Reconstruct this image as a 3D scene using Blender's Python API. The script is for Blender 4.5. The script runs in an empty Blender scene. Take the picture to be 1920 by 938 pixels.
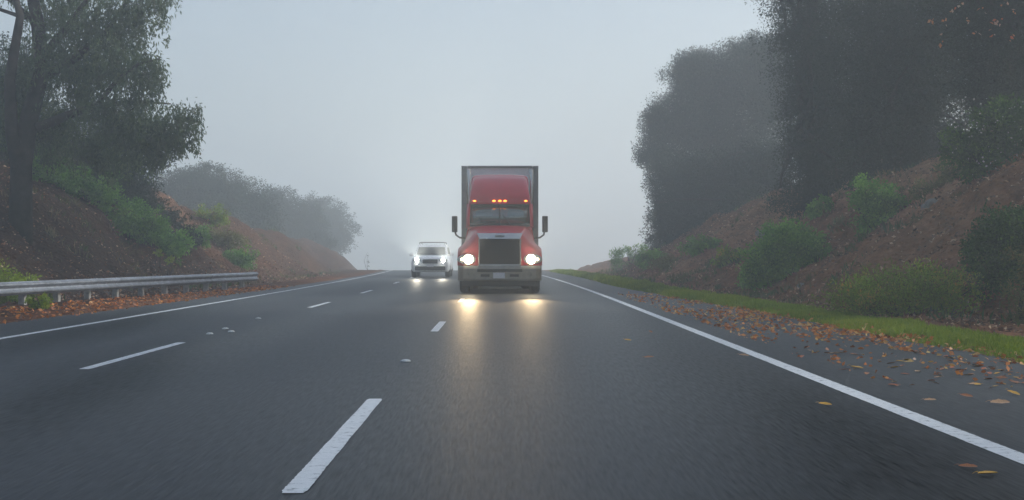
import bpy, math, random
import numpy as np
from mathutils import Vector, Matrix

random.seed(7)
RNG = np.random.default_rng(7)
S = bpy.context.scene
COL = S.collection

# ------------------------------------------------------------------ measuring
F, CX, CY, CAMH = 2500.0, 939.0, 479.0, 1.1


def at(px, py, d):
    """world point that lies at a given distance along the road"""
    return Vector(((px - CX) / F * d, d, CAMH - (py - CY) / F * d))


# ------------------------------------------------------------------ materials
def new_mat(name):
    m = bpy.data.materials.new(name)
    m.use_nodes = True
    nt = m.node_tree
    b = nt.nodes['Principled BSDF']
    return m, nt, b


def N(nt, t, **kw):
    n = nt.nodes.new(t)
    for k, v in kw.items():
        setattr(n, k, v)
    return n


def L(nt, a, b):
    nt.links.new(a, b)


def ramp(nt, stops, interp='LINEAR'):
    r = N(nt, 'ShaderNodeValToRGB')
    r.color_ramp.interpolation = interp
    e = r.color_ramp.elements
    while len(e) < len(stops):
        e.new(0.5)
    for el, (p, c) in zip(e, stops):
        el.position = p
        el.color = (c[0], c[1], c[2], 1)
    return r


def plain(name, col, rough=0.5, metal=0.0, spec=0.5, var=0.12, scale=6.0, coat=0.0, bump=0.0):
    m, nt, b = new_mat(name)
    tc = N(nt, 'ShaderNodeTexCoord')
    nz = N(nt, 'ShaderNodeTexNoise')
    nz.inputs['Scale'].default_value = scale
    nz.inputs['Detail'].default_value = 6
    L(nt, tc.outputs['Object'], nz.inputs['Vector'])
    r = ramp(nt, [(0.3, [c * (1 - var) for c in col]), (0.7, [min(1, c * (1 + var)) for c in col])])
    L(nt, nz.outputs['Fac'], r.inputs['Fac'])
    L(nt, r.outputs['Color'], b.inputs['Base Color'])
    mr = N(nt, 'ShaderNodeMapRange')
    mr.inputs['To Min'].default_value = max(0.02, rough - 0.08)
    mr.inputs['To Max'].default_value = min(1, rough + 0.08)
    L(nt, nz.outputs['Fac'], mr.inputs['Value'])
    L(nt, mr.outputs['Result'], b.inputs['Roughness'])
    b.inputs['Metallic'].default_value = metal
    b.inputs['Specular IOR Level'].default_value = spec
    b.inputs['Coat Weight'].default_value = coat
    if bump:
        bp = N(nt, 'ShaderNodeBump')
        bp.inputs['Strength'].default_value = bump
        bp.inputs['Distance'].default_value = 0.02
        L(nt, nz.outputs['Fac'], bp.inputs['Height'])
        L(nt, bp.outputs['Normal'], b.inputs['Normal'])
    return m


def leaf_mat(name, stops, trans=0.3, rough=0.6):
    """leaf colour runs along a per-leaf tint stored on the mesh"""
    m, nt, b = new_mat(name)
    a = N(nt, 'ShaderNodeAttribute', attribute_name='tint')
    n = len(stops)
    r = ramp(nt, [(i / max(1, n - 1), c) for i, c in enumerate(stops)])
    L(nt, a.outputs['Fac'], r.inputs['Fac'])
    L(nt, r.outputs['Color'], b.inputs['Base Color'])
    b.inputs['Roughness'].default_value = rough
    b.inputs['Specular IOR Level'].default_value = 0.25
    if trans > 0:
        t = N(nt, 'ShaderNodeBsdfTranslucent')
        L(nt, r.outputs['Color'], t.inputs['Color'])
        mx = N(nt, 'ShaderNodeMixShader')
        mx.inputs[0].default_value = trans
        L(nt, b.outputs['BSDF'], mx.inputs[1])
        L(nt, t.outputs['BSDF'], mx.inputs[2])
        L(nt, mx.outputs[0], nt.nodes['Material Output'].inputs['Surface'])
    return m


def emit_mat(name, col, strength):
    m, nt, b = new_mat(name)
    b.inputs['Base Color'].default_value = (*[min(1, c) for c in col], 1)
    b.inputs['Emission Color'].default_value = (*col, 1)
    b.inputs['Emission Strength'].default_value = strength
    b.inputs['Roughness'].default_value = 0.2
    return m


def glass_mat(name, tint=(0.45, 0.55, 0.55), gloss=0.35):
    m, nt, b = new_mat(name)
    nt.nodes.remove(b)
    tr = N(nt, 'ShaderNodeBsdfTransparent')
    tr.inputs['Color'].default_value = (*tint, 1)
    gl = N(nt, 'ShaderNodeBsdfGlossy')
    gl.inputs['Roughness'].default_value = 0.05
    gl.inputs['Color'].default_value = (0.8, 0.9, 0.9, 1)
    fr = N(nt, 'ShaderNodeLayerWeight')
    fr.inputs['Blend'].default_value = gloss
    mx = N(nt, 'ShaderNodeMixShader')
    L(nt, fr.outputs['Fresnel'], mx.inputs[0])
    L(nt, tr.outputs[0], mx.inputs[1])
    L(nt, gl.outputs[0], mx.inputs[2])
    L(nt, mx.outputs[0], nt.nodes['Material Output'].inputs['Surface'])
    return m


def road_material():
    m, nt, b = new_mat('wet_asphalt')
    tc = N(nt, 'ShaderNodeTexCoord')
    sep = N(nt, 'ShaderNodeSeparateXYZ')
    L(nt, tc.outputs['Object'], sep.inputs[0])
    # lengthways wear: noise stretched along the direction of travel
    mp = N(nt, 'ShaderNodeMapping')
    mp.inputs['Scale'].default_value = (1.0, 0.02, 1.0)
    L(nt, tc.outputs['Object'], mp.inputs['Vector'])
    st = N(nt, 'ShaderNodeTexNoise')
    st.inputs['Scale'].default_value = 0.95
    st.inputs['Detail'].default_value = 4
    st.inputs['Roughness'].default_value = 0.5
    L(nt, mp.outputs[0], st.inputs['Vector'])
    mp2 = N(nt, 'ShaderNodeMapping')
    mp2.inputs['Scale'].default_value = (1.0, 0.12, 1.0)
    L(nt, tc.outputs['Object'], mp2.inputs['Vector'])
    st2 = N(nt, 'ShaderNodeTexNoise')
    st2.inputs['Scale'].default_value = 16.0
    st2.inputs['Detail'].default_value = 5
    L(nt, mp2.outputs[0], st2.inputs['Vector'])
    # aggregate
    ag = N(nt, 'ShaderNodeTexNoise')
    ag.inputs['Scale'].default_value = 48
    ag.inputs['Detail'].default_value = 3
    mp3 = N(nt, 'ShaderNodeMapping')
    mp3.inputs['Scale'].default_value = (1.0, 0.07, 1.0)
    L(nt, tc.outputs['Object'], mp3.inputs['Vector'])
    L(nt, mp3.outputs[0], ag.inputs['Vector'])
    # tyre and oil bands across the lanes
    cv = N(nt, 'ShaderNodeFloatCurve')
    mr = N(nt, 'ShaderNodeMapRange')
    mr.inputs['From Min'].default_value = -9
    mr.inputs['From Max'].default_value = 6
    L(nt, sep.outputs['X'], mr.inputs['Value'])
    band = ramp(nt, [((x + 9) / 15, (v, v, v)) for x, v in
                     [(-8.3, .80), (-6.8, .75), (-6.0, .12), (-5.1, .95), (-4.3, .80), (-3.3, .0), (-2.2, .95),
                      (-1.4, .55), (-0.6, .15), (0.2, .85), (0.9, .55), (1.75, .0), (2.5, .40), (3.1, .75), (4.4, .85)]], 'B_SPLINE')
    L(nt, mr.outputs[0], band.inputs['Fac'])
    nt.nodes.remove(cv)
    m1 = N(nt, 'ShaderNodeMath', operation='MULTIPLY_ADD')
    L(nt, st.outputs['Fac'], m1.inputs[0])
    m1.inputs[1].default_value = 0.75
    L(nt, band.outputs['Color'], m1.inputs[2])
    m2 = N(nt, 'ShaderNodeMath', operation='MULTIPLY_ADD')
    L(nt, st2.outputs['Fac'], m2.inputs[0])
    m2.inputs[1].default_value = 0.5
    L(nt, m1.outputs[0], m2.inputs[2])
    m3 = N(nt, 'ShaderNodeMath', operation='MULTIPLY_ADD')
    L(nt, ag.outputs['Fac'], m3.inputs[0])
    m3.inputs[1].default_value = 1.0
    L(nt, m2.outputs[0], m3.inputs[2])
    cr = ramp(nt, [(0.0, (0.004, 0.0046, 0.0048)), (1.0, (0.072, 0.077, 0.079))])
    mr2 = N(nt, 'ShaderNodeMapRange')
    mr2.inputs['From Min'].default_value = 1.0
    mr2.inputs['From Max'].default_value = 2.2
    L(nt, m3.outputs[0], mr2.inputs['Value'])
    L(nt, mr2.outputs[0], cr.inputs['Fac'])
    L(nt, cr.outputs['Color'], b.inputs['Base Color'])
    rr = N(nt, 'ShaderNodeMapRange')
    rr.inputs['From Min'].default_value = 0.6
    rr.inputs['From Max'].default_value = 1.5
    rr.inputs['To Min'].default_value = 0.34
    rr.inputs['To Max'].default_value = 0.60
    L(nt, m2.outputs[0], rr.inputs['Value'])
    L(nt, rr.outputs[0], b.inputs['Roughness'])
    b.inputs['Specular IOR Level'].default_value = 0.16
    sp = N(nt, 'ShaderNodeMapRange')
    sp.inputs['From Min'].default_value = 1.05
    sp.inputs['From Max'].default_value = 2.2
    sp.inputs['To Min'].default_value = 0.02
    sp.inputs['To Max'].default_value = 0.34
    L(nt, m3.outputs[0], sp.inputs['Value'])
    L(nt, sp.outputs[0], b.inputs['Specular IOR Level'])
    bp = N(nt, 'ShaderNodeBump')
    bp.inputs['Strength'].default_value = 0.5
    bp.inputs['Distance'].default_value = 0.006
    L(nt, ag.outputs['Fac'], bp.inputs['Height'])
    L(nt, bp.outputs['Normal'], b.inputs['Normal'])
    return m


def paint_material():
    m, nt, b = new_mat('road_paint')
    tc = N(nt, 'ShaderNodeTexCoord')
    nz = N(nt, 'ShaderNodeTexNoise')
    nz.inputs['Scale'].default_value = 14
    nz.inputs['Detail'].default_value = 8
    nz.inputs['Roughness'].default_value = 0.7
    L(nt, tc.outputs['Object'], nz.inputs['Vector'])
    r = ramp(nt, [(0.33, (0.26, 0.265, 0.265)), (0.45, (0.82, 0.83, 0.82)), (0.7, (0.92, 0.92, 0.91))])
    L(nt, nz.outputs['Fac'], r.inputs['Fac'])
    L(nt, r.outputs['Color'], b.inputs['Base Color'])
    b.inputs['Roughness'].default_value = 0.5
    return m


def dirt_material():
    m, nt, b = new_mat('leaf_strewn_earth')
    tc = N(nt, 'ShaderNodeTexCoord')
    big = N(nt, 'ShaderNodeTexNoise')
    big.inputs['Scale'].default_value = 0.22
    big.inputs['Detail'].default_value = 5
    mid = N(nt, 'ShaderNodeTexNoise')
    mid.inputs['Scale'].default_value = 2.4
    mid.inputs['Detail'].default_value = 8
    mid.inputs['Roughness'].default_value = 0.65
    vo = N(nt, 'ShaderNodeTexVoronoi')
    vo.inputs['Scale'].default_value = 9
    for n in (big, mid, vo):
        L(nt, tc.outputs['Object'], n.inputs['Vector'])
    c1 = ramp(nt, [(0.25, (0.065, 0.028, 0.013)), (0.5, (0.21, 0.082, 0.034)), (0.75, (0.36, 0.155, 0.065))])
    L(nt, mid.outputs['Fac'], c1.inputs['Fac'])
    c2 = ramp(nt, [(0.25, (0.22, 0.11, 0.055)), (0.55, (0.48, 0.25, 0.13)), (0.8, (0.60, 0.36, 0.20))])
    L(nt, mid.outputs['Fac'], c2.inputs['Fac'])
    att = N(nt, 'ShaderNodeAttribute', attribute_name='bare')
    add = N(nt, 'ShaderNodeMath', operation='MULTIPLY_ADD')
    L(nt, big.outputs['Fac'], add.inputs[0])
    add.inputs[1].default_value = 0.5
    add.inputs[2].default_value = -0.22
    add2 = N(nt, 'ShaderNodeMath', operation='ADD', use_clamp=True)
    L(nt, add.outputs[0], add2.inputs[0])
    L(nt, att.outputs['Fac'], add2.inputs[1])
    mx = N(nt, 'ShaderNodeMix', data_type='RGBA')
    L(nt, add2.outputs[0], mx.inputs['Factor'])
    L(nt, c1.outputs['Color'], mx.inputs['A'])
    L(nt, c2.outputs['Color'], mx.inputs['B'])
    left_shade = N(nt, 'ShaderNodeAttribute', attribute_name='left_shade')
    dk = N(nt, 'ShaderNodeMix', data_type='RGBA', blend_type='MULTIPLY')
    L(nt, left_shade.outputs['Fac'], dk.inputs['Factor'])
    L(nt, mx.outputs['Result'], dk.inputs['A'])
    dk.inputs['B'].default_value = (0.24, 0.27, 0.30, 1)  # darkens the earth colour as if it lay in shade
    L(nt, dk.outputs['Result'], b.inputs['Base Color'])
    b.inputs['Roughness'].default_value = 0.9
    b.inputs['Specular IOR Level'].default_value = 0.15
    sm = N(nt, 'ShaderNodeMath', operation='ADD')
    L(nt, mid.outputs['Fac'], sm.inputs[0])
    L(nt, vo.outputs['Distance'], sm.inputs[1])
    bp = N(nt, 'ShaderNodeBump')
    bp.inputs['Strength'].default_value = 0.9
    bp.inputs['Distance'].default_value = 0.12
    L(nt, sm.outputs[0], bp.inputs['Height'])
    L(nt, bp.outputs['Normal'], b.inputs['Normal'])
    return m


M = {}
M['road'] = road_material()
M['paint'] = paint_material()
M['dirt'] = dirt_material()
M['red'] = plain('red_truck_paint', (0.60, 0.007, 0.045), 0.32, spec=0.3, var=0.1, scale=2, coat=0.15)
M['white_paint'] = plain('white_car_paint', (0.86, 0.87, 0.88), 0.3, var=0.04, scale=2, coat=0.5)
M['trailer_white'] = plain('trailer_panel', (0.86, 0.84, 0.85), 0.45, var=0.07, scale=1.5)
M['trailer_grey'] = plain('trailer_frame_grey', (0.16, 0.175, 0.18), 0.5, var=0.15)
M['chrome'] = plain('road_dusty_chrome', (0.62, 0.62, 0.60), 0.24, metal=0.9, var=0.1)
M['bumper'] = plain('dusty_bumper_metal', (0.31, 0.29, 0.25), 0.38, metal=0.6, var=0.2)
M['black'] = plain('black_plastic', (0.02, 0.021, 0.022), 0.5, var=0.2)
M['rubber'] = plain('tyre_rubber', (0.018, 0.018, 0.018), 0.8, var=0.25, spec=0.3)
M['dark_metal'] = plain('dark_chassis_metal', (0.035, 0.034, 0.033), 0.6, metal=0.3, var=0.3)
M['grille'] = plain('dark_grille_mesh', (0.03, 0.027, 0.024), 0.5, metal=0.3, var=0.2)
M['steel'] = plain('galvanised_steel', (0.29, 0.305, 0.335), 0.45, metal=0.7, var=0.34, scale=5.0)
M['post'] = plain('weathered_post', (0.34, 0.31, 0.28), 0.8, var=0.35, scale=9)
M['plate'] = plain('licence_plate_white', (0.75, 0.74, 0.76), 0.5, var=0.03)
M['glass'] = glass_mat('windscreen_glass', (0.55, 0.64, 0.64), 0.6)
M['lens'] = glass_mat('lamp_lens', (0.9, 0.9, 0.9), 0.2)
M['amber'] = emit_mat('amber_marker_light', (1.0, 0.25, 0.03), 1.6)
M['interior'] = plain('cab_interior', (0.11, 0.115, 0.115), 0.8, var=0.2)
M['head_warm'] = emit_mat('warm_headlamp', (1.0, 0.82, 0.52), 22)
M['head_cool'] = emit_mat('cool_headlamp', (1.0, 0.97, 0.86), 30)
M['drl'] = emit_mat('dim_fog_lamp', (1.0, 0.8, 0.5), 2.0)
M['bark'] = plain('dark_bark', (0.055, 0.045, 0.038), 0.9, var=0.4, scale=5, bump=0.6, spec=0.2)
M['bark_pale'] = plain('grey_bark', (0.12, 0.105, 0.09), 0.9, var=0.4, scale=4, bump=0.6, spec=0.2)
M['rock'] = plain('pale_rock', (0.26, 0.24, 0.22), 0.85, var=0.35, scale=5, bump=0.6)
M['marker'] = plain('ceramic_marker', (0.72, 0.72, 0.70), 0.4, var=0.12, scale=20)
M['oak'] = leaf_mat('dark_oak_leaf', [(0.015, 0.028, 0.014), (0.026, 0.046, 0.022), (0.044, 0.070, 0.032)], 0.2)
M['pine'] = leaf_mat('dark_evergreen_leaf', [(0.011, 0.023, 0.013), (0.020, 0.038, 0.021), (0.032, 0.058, 0.030)], 0.15)
M['euca'] = leaf_mat('grey_green_leaf', [(0.064, 0.100, 0.048), (0.117, 0.167, 0.073), (0.204, 0.257, 0.104)], 0.3)
M['shrub'] = leaf_mat('green_shrub_leaf', [(0.072, 0.176, 0.032), (0.165, 0.348, 0.055), (0.320, 0.547, 0.089)], 0.3)
M['darkshrub'] = leaf_mat('deep_green_leaf', [(0.023, 0.066, 0.011), (0.052, 0.125, 0.018), (0.164, 0.300, 0.034)], 0.2)
M['olive'] = leaf_mat('olive_scrub_leaf', [(0.120, 0.108, 0.036), (0.205, 0.203, 0.058), (0.312, 0.282, 0.090)], 0.3)
M['weed'] = leaf_mat('weedy_leaf', [(0.193, 0.144, 0.026), (0.193, 0.271, 0.030), (0.328, 0.468, 0.046), (0.694, 0.395, 0.082)], 0.3)
M['lime'] = leaf_mat('lime_leaf', [(0.176, 0.256, 0.019), (0.272, 0.368, 0.026), (0.384, 0.432, 0.048)], 0.4)
M['dry'] = leaf_mat('dry_tan_grass', [(0.13, 0.10, 0.05), (0.20, 0.15, 0.08), (0.12, 0.12, 0.05)], 0.3)
M['grass'] = leaf_mat('verge_grass', [(0.149, 0.224, 0.015), (0.249, 0.346, 0.023), (0.400, 0.427, 0.039)], 0.35)
M['autumn'] = leaf_mat('autumn_leaf', [(0.230, 0.091, 0.035), (0.553, 0.172, 0.045), (0.800, 0.302, 0.079), (0.800, 0.564, 0.222)], 0.2, 0.45)
M['litter'] = leaf_mat('slope_litter_leaf', [(0.102, 0.055, 0.033), (0.231, 0.114, 0.062), (0.433, 0.204, 0.099), (0.800, 0.587, 0.376)], 0.1)
M['leaf_brown'] = plain('brown_dead_leaf', (0.44, 0.16, 0.055), 0.45, var=0.4, scale=30)
M['leaf_tan'] = plain('tan_dead_leaf', (0.55, 0.32, 0.17), 0.45, var=0.35, scale=30)
M['leaf_gold'] = plain('golden_dead_leaf', (0.85, 0.42, 0.05), 0.4, var=0.35, scale=30)
M['leaf_rust'] = plain('rust_dead_leaf', (0.56, 0.15, 0.045), 0.45, var=0.4, scale=30)
M['tuft'] = leaf_mat('weed_tuft', [(0.20, 0.13, 0.06), (0.16, 0.14, 0.045), (0.08, 0.15, 0.03), (0.06, 0.11, 0.03), (0.25, 0.19, 0.10)], 0.3)
M['bloom'] = leaf_mat('pale_seed_head', [(0.420, 0.396, 0.360), (0.600, 0.564, 0.516)], 0.2)
M['berry'] = leaf_mat('orange_leaf', [(0.700, 0.140, 0.028), (0.700, 0.308, 0.112), (0.630, 0.560, 0.462)], 0.2)


# ------------------------------------------------------------------ objects
def link(o, parent=None):
    COL.objects.link(o)
    if parent is not None:
        o.parent = parent
    return o


def tag(o, label=None, cat=None, group=None, kind=None):
    if label:
        o['label'] = label
    if cat:
        o['category'] = cat
    if group:
        o['group'] = group
    if kind:
        o['kind'] = kind
    return o


def empty(name, loc=(0, 0, 0), rz=0.0):
    o = bpy.data.objects.new(name, None)
    o.empty_display_size = 0.3
    o.location = loc
    o.rotation_euler = (0, 0, rz)
    return link(o)


class MB:
    """collects shapes into one mesh"""

    def __init__(self):
        self.v, self.f = [], []

    def add(self, v, f):
        k = len(self.v)
        self.v += [tuple(p) for p in v]
        self.f += [tuple(i + k for i in q) for q in f]
        return self

    def box(self, c, s):
        x, y, z = (a / 2 for a in s)
        v = [(c[0] + sx * x, c[1] + sy * y, c[2] + sz * z) for sx in (-1, 1) for sy in (-1, 1) for sz in (-1, 1)]
        return self.add(v, [(0, 1, 3, 2), (4, 6, 7, 5), (0, 4, 5, 1), (2, 3, 7, 6), (0, 2, 6, 4), (1, 5, 7, 3)])

    def loft(self, loops, cap=True, closed=True):
        n = len(loops[0])
        v = [p for lp in loops for p in lp]
        f = []
        for i in range(len(loops) - 1):
            for j in range(n if closed else n - 1):
                a, b2 = i * n + j, i * n + (j + 1) % n
                f.append((a, b2, b2 + n, a + n))
        if cap:
            f.append(tuple(range(n))[::-1])
            f.append(tuple(range((len(loops) - 1) * n, len(loops) * n)))
        return self.add(v, f)

    def tube(self, pts, rad, n=8):
        pts = [Vector(p) for p in pts]
        if not hasattr(rad, '__len__'):
            rad = [rad] * len(pts)
        loops = []
        ref = Vector((0.31, 0.2, 0.93))
        for i, p in enumerate(pts):
            t = (pts[min(i + 1, len(pts) - 1)] - pts[max(i - 1, 0)]).normalized()
            if abs(t.dot(ref)) > 0.95:
                ref = Vector((0.9, 0.3, 0.1))
            a = t.cross(ref).normalized()
            b2 = t.cross(a)
            loops.append([p + (a * math.cos(2 * math.pi * k / n) + b2 * math.sin(2 * math.pi * k / n)) * rad[i] for k in range(n)])
        return self.loft(loops)

    def lathe_x(self, c, prof, n=28):
        """prof: list of (x offset, radius) turned round the x axis"""
        loops = [[(c[0] + x, c[1] + r * math.cos(2 * math.pi * k / n), c[2] + r * math.sin(2 * math.pi * k / n)) for k in range(n)]
                 for x, r in prof]
        return self.loft(loops)

    def lathe_y(self, c, prof, n=24):
        loops = [[(c[0] + r * math.cos(2 * math.pi * k / n), c[1] + y, c[2] + r * math.sin(2 * math.pi * k / n)) for k in range(n)]
                 for y, r in prof]
        return self.loft(loops)

    def build(self, name, mat, parent=None, smooth=False, bevel=0.0, subsurf=0, seg=2):
        me = bpy.data.meshes.new(name)
        me.from_pydata([tuple(p) for p in self.v], [], self.f)
        me.validate()
        import bmesh
        bm = bmesh.new()
        bm.from_mesh(me)
        bmesh.ops.recalc_face_normals(bm, faces=bm.faces)
        bm.to_mesh(me)
        bm.free()
        me.materials.append(mat)
        if smooth:
            for p in me.polygons:
                p.use_smooth = True
        o = bpy.data.objects.new(name, me)
        link(o, parent)
        if bevel:
            md = o.modifiers.new('bevel', 'BEVEL')
            md.width = bevel
            md.segments = seg
            md.limit_method = 'ANGLE'
            md.angle_limit = math.radians(35)
        if subsurf:
            md = o.modifiers.new('sub', 'SUBSURF')
            md.levels = md.render_levels = subsurf
        return o


def array_mesh(name, verts, quads, mat, parent=None, tint=None, smooth=False):
    """fast mesh from numpy arrays (all quads)"""
    me = bpy.data.meshes.new(name)
    nv, nf = len(verts), len(quads)
    me.vertices.add(nv)
    me.vertices.foreach_set('co', np.ascontiguousarray(verts, dtype=np.float32).ravel())
    me.loops.add(nf * 4)
    me.loops.foreach_set('vertex_index', np.ascontiguousarray(quads, dtype=np.int32).ravel())
    me.polygons.add(nf)
    me.polygons.foreach_set('loop_start', np.arange(0, nf * 4, 4, dtype=np.int32))
    try:
        me.polygons.foreach_set('loop_total', np.full(nf, 4, dtype=np.int32))
    except Exception:
        pass
    if smooth:
        me.polygons.foreach_set('use_smooth', np.ones(nf, dtype=bool))
    me.update(calc_edges=True)
    if tint is not None:
        at_ = me.attributes.new('tint', 'FLOAT', 'POINT')
        at_.data.foreach_set('value', np.ascontiguousarray(tint, dtype=np.float32))
    me.materials.append(mat)
    o = bpy.data.objects.new(name, me)
    return link(o, parent)


# ------------------------------------------------------------------ terrain
_LAT = np.random.default_rng(3).random((256, 256))


def vnoise(x, y):
    xi, yi = np.floor(x).astype(int), np.floor(y).astype(int)
    fx, fy = x - xi, y - yi
    fx, fy = fx * fx * (3 - 2 * fx), fy * fy * (3 - 2 * fy)
    g = lambda a, b2: _LAT[a % 256, b2 % 256]
    return (g(xi, yi) * (1 - fx) + g(xi + 1, yi) * fx) * (1 - fy) + (g(xi, yi + 1) * (1 - fx) + g(xi + 1, yi + 1) * fx) * fy - 0.5


def fbm(x, y, o=4):
    r, a = 0, 1.0
    for k in range(o):
        r = r + a * vnoise(x * 2 ** k + 17 * k, y * 2 ** k + 5 * k)
        a *= 0.5
    return r


def shift(y):
    return -0.0003 * np.maximum(0, np.asarray(y, float) - 30) ** 2


def far(y):
    return shift(y) - shift(np.minimum(np.asarray(y, float), 60.0))


def ip(y, t):
    return np.interp(y, [a for a, _ in t], [b2 for _, b2 in t])


T_GRASS_IN = [(0, 5.5), (14, 5.35), (19.5, 5.16), (27, 5.0), (36, 4.5), (47, 4.05), (60, 4.1)]
T_GRASS_OUT = [(0, 7.2), (17, 6.7), (24, 6.25), (31, 5.8), (42, 5.25), (60, 5.1)]
T_TOE_R = [(0, 9.4), (16, 8.9), (22, 8.3), (28, 7.2), (35, 6.4), (42, 5.9), (60, 5.5), (75, 6.6), (90, 8.2)]
T_TOE_L = [(0, 15.5), (20, 13.3), (28, 11.8), (38, 10.5), (44, 9.8), (60, 9.7), (90, 10.2)]
T_ROAD_L = [(0, -8.3), (24, -8.0), (28, -7.8), (40, -7.6), (60, -7.4)]


def grass_in(y): return ip(y, T_GRASS_IN) + far(y)
def grass_out(y): return ip(y, T_GRASS_OUT) + far(y)
def toe_r(y): return ip(y, T_TOE_R) + far(y)
def toe_l(y): return -ip(y, T_TOE_L) + far(y)
def road_l(y): return ip(y, T_ROAD_L) + far(y)


def soft(u, k=0.5):
    return np.where(u > 0, np.sqrt(u * u + k * k) - k, 0.0)


def drop(y):
    """the road tops a gentle rise about a hundred metres off and falls away beyond it"""
    y = np.asarray(y, float)
    a = np.clip(y - 95, 0, 110)
    return -0.0009 * a * a - 0.05 * np.clip(y - 205, 0, 150)


def height(x, y):
    x, y = np.asarray(x, float), np.asarray(y, float)
    ur, ul = x - toe_r(y), toe_l(y) - x
    ur, ul = np.minimum(ur, 60), np.minimum(ul, 60)
    cr = np.interp(y, [0, 58, 75, 90], [5.8, 5.6, 3.6, 2.2]) * (1 + .14 * vnoise(y * 0.11, y * 0))
    cl = np.interp(y, [0, 50, 68, 85], [6.3, 6.0, 3.2, 2.4]) * (1 + .2 * vnoise(y * 0.13 + 40, y * 0))
    zr = 0.68 * soft(ur) - np.interp(y, [55, 80], [0.44, 0.58]) * soft(ur - cr, 1.2)
    zr = zr * np.interp(y, [76, 98], [1, .5])
    zl = 0.74 * soft(ul) - np.interp(y, [45, 70], [0.55, 0.66]) * soft(ul - cl, 1.2)
    z = zr + zl
    rough = np.clip(np.maximum(ur, ul) / 1.5, 0, 1)
    z = z + rough * (0.9 * fbm(x * 0.22, y * 0.22, 3) + 0.36 * fbm(x * 1.0 + 9, y * 1.5, 4) - 0.35 * np.clip(.12 - np.abs(vnoise(y * .45 + .25 * x, x * .12)), 0, .12) / .12)
    off = np.clip(np.maximum(x - grass_in(y), road_l(y) - x) / 0.4, 0, 1)
    z = z - 0.03 + off * (0.05 + 0.06 * fbm(x * 2.0, y * 2.0, 2))
    return z + drop(y)


def steps(*segs):
    out = [segs[0][0]]
    for a, b2, s in segs:
        n = max(1, int(round((b2 - a) / s)))
        out += list(np.linspace(a, b2, n + 1)[1:])
    return np.array(out)


gx = steps((-300, -60, 12), (-60, -24, 2), (-24, -7, 0.22), (-7, 3.5, 0.8), (3.5, 16, 0.18), (16, 30, 0.8), (30, 60, 2), (60, 300, 12))
gy = steps((-60, 10, 5), (10, 70, 0.25), (70, 120, 0.7), (120, 200, 4), (200, 900, 20))
GX, GY = np.meshgrid(gx, gy)
GZ = height(GX, GY)
ny, nx = GX.shape
idx = np.arange(nx * ny).reshape(ny, nx)
q = np.stack([idx[:-1, :-1], idx[:-1, 1:], idx[1:, 1:], idx[1:, :-1]], -1).reshape(-1, 4)
ground = array_mesh('ground', np.stack([GX, GY, GZ], -1).reshape(-1, 3), q, M['dirt'], smooth=True)
tag(ground, 'brown leaf-strewn earth banks and flat ground on both sides of the road', 'ground', kind='structure')
# bare orange earth where the banks have slipped
bare = np.zeros(nx * ny)
fx, fy = GX.ravel(), GY.ravel()


def patch(cx, cy, rx, ry, amt):
    global bare
    d2 = ((fx - cx) / rx) ** 2 + ((fy - cy) / ry) ** 2
    bare = np.maximum(bare, amt * np.clip(1.3 - d2, 0, 1))


patch(12.3, 36, 2.6, 5, 0.95)
patch(11.0, 44, 2.2, 5, 0.8)
patch(10.0, 53, 2.8, 6, 0.6)
patch(7.2, 52, 1.6, 5, 0.45)
patch(-14.2, 56, 2.8, 6, 0.5)
patch(-12.5, 57, 2.2, 5, 0.35)
patch(-11.0, 72, 3, 12, 0.2)
patch(9.0, 31, 2.0, 8, 0.25)
left_shade = np.clip((-7.5 - fx) / 2, 0, 1) * np.interp(fy, [47, 54, 70, 90], [1, .55, .75, .85])  # shade on the left bank, painted into the earth colour
as_ = ground.data.attributes.new('left_shade', 'FLOAT', 'POINT')
as_.data.foreach_set('value', left_shade.astype(np.float32))
ab = ground.data.attributes.new('bare', 'FLOAT', 'POINT')
ab.data.foreach_set('value', bare.astype(np.float32))


# ------------------------------------------------------------------ road and markings
def strip(name, y, xl, xr, z, mat, parent=None, across=1):
    y = np.asarray(y)
    ts = np.linspace(0, 1, across + 1)
    X = xl[:, None] * (1 - ts) + xr[:, None] * ts
    Y = np.repeat(y[:, None], across + 1, 1)
    V = np.stack([X, Y, z + drop(Y)], -1).reshape(-1, 3)
    n = across + 1
    id_ = np.arange(len(y) * n).reshape(len(y), n)
    qd = np.stack([id_[:-1, :-1], id_[:-1, 1:], id_[1:, 1:], id_[1:, :-1]], -1).reshape(-1, 4)
    return array_mesh(name, V, qd, mat, parent)


ry = steps((-50, 30, 2), (30, 440, 3))
jag = 0.12 * vnoise(ry * 0.7, ry * 0 + 3)
road = strip('road', ry, road_l(ry) + jag, grass_in(ry) + 0.12 + jag, 0.0, M['road'], across=6)
tag(road, 'wet grey asphalt road with worn darker bands along the lanes', 'road', kind='structure')

yl = steps((-40, 4, 2), (4, 30, .05), (30, 60, .25), (60, 400, 2))
ye = RNG.normal(size=(4, len(yl))) * .0015 +   .003 * vnoise(yl * 2, yl * 0)[None] * np.array([[1], [-1], [1], [-1]])
strip('edge_line', yl, 2.74 + shift(yl) + ye[0], 2.89 + shift(yl) + ye[1], 0.004, M['paint'], road)
strip('edge_line', yl, -6.66 + shift(yl) + ye[2], -6.54 + shift(yl) + ye[3], 0.004, M['paint'], road)


def dash(xc, y0, y1, w=0.115):
    yy = np.linspace(y0, y1, int((y1 - y0) * 30))
    j = RNG.normal(size=(2, len(yy))) * .0015 + .004 * vnoise(yy * 3 + xc, yy * 0)[None] * np.array([[1], [-1]])
    tip = np.clip(np.minimum(yy - y0, y1 - yy) / .06, .85, 1)
    strip('lane_dash', yy, xc - w / 2 * tip + shift(yy) + j[0], xc + w / 2 * tip + shift(yy) + j[1], 0.004, M['paint'], road)


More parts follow.
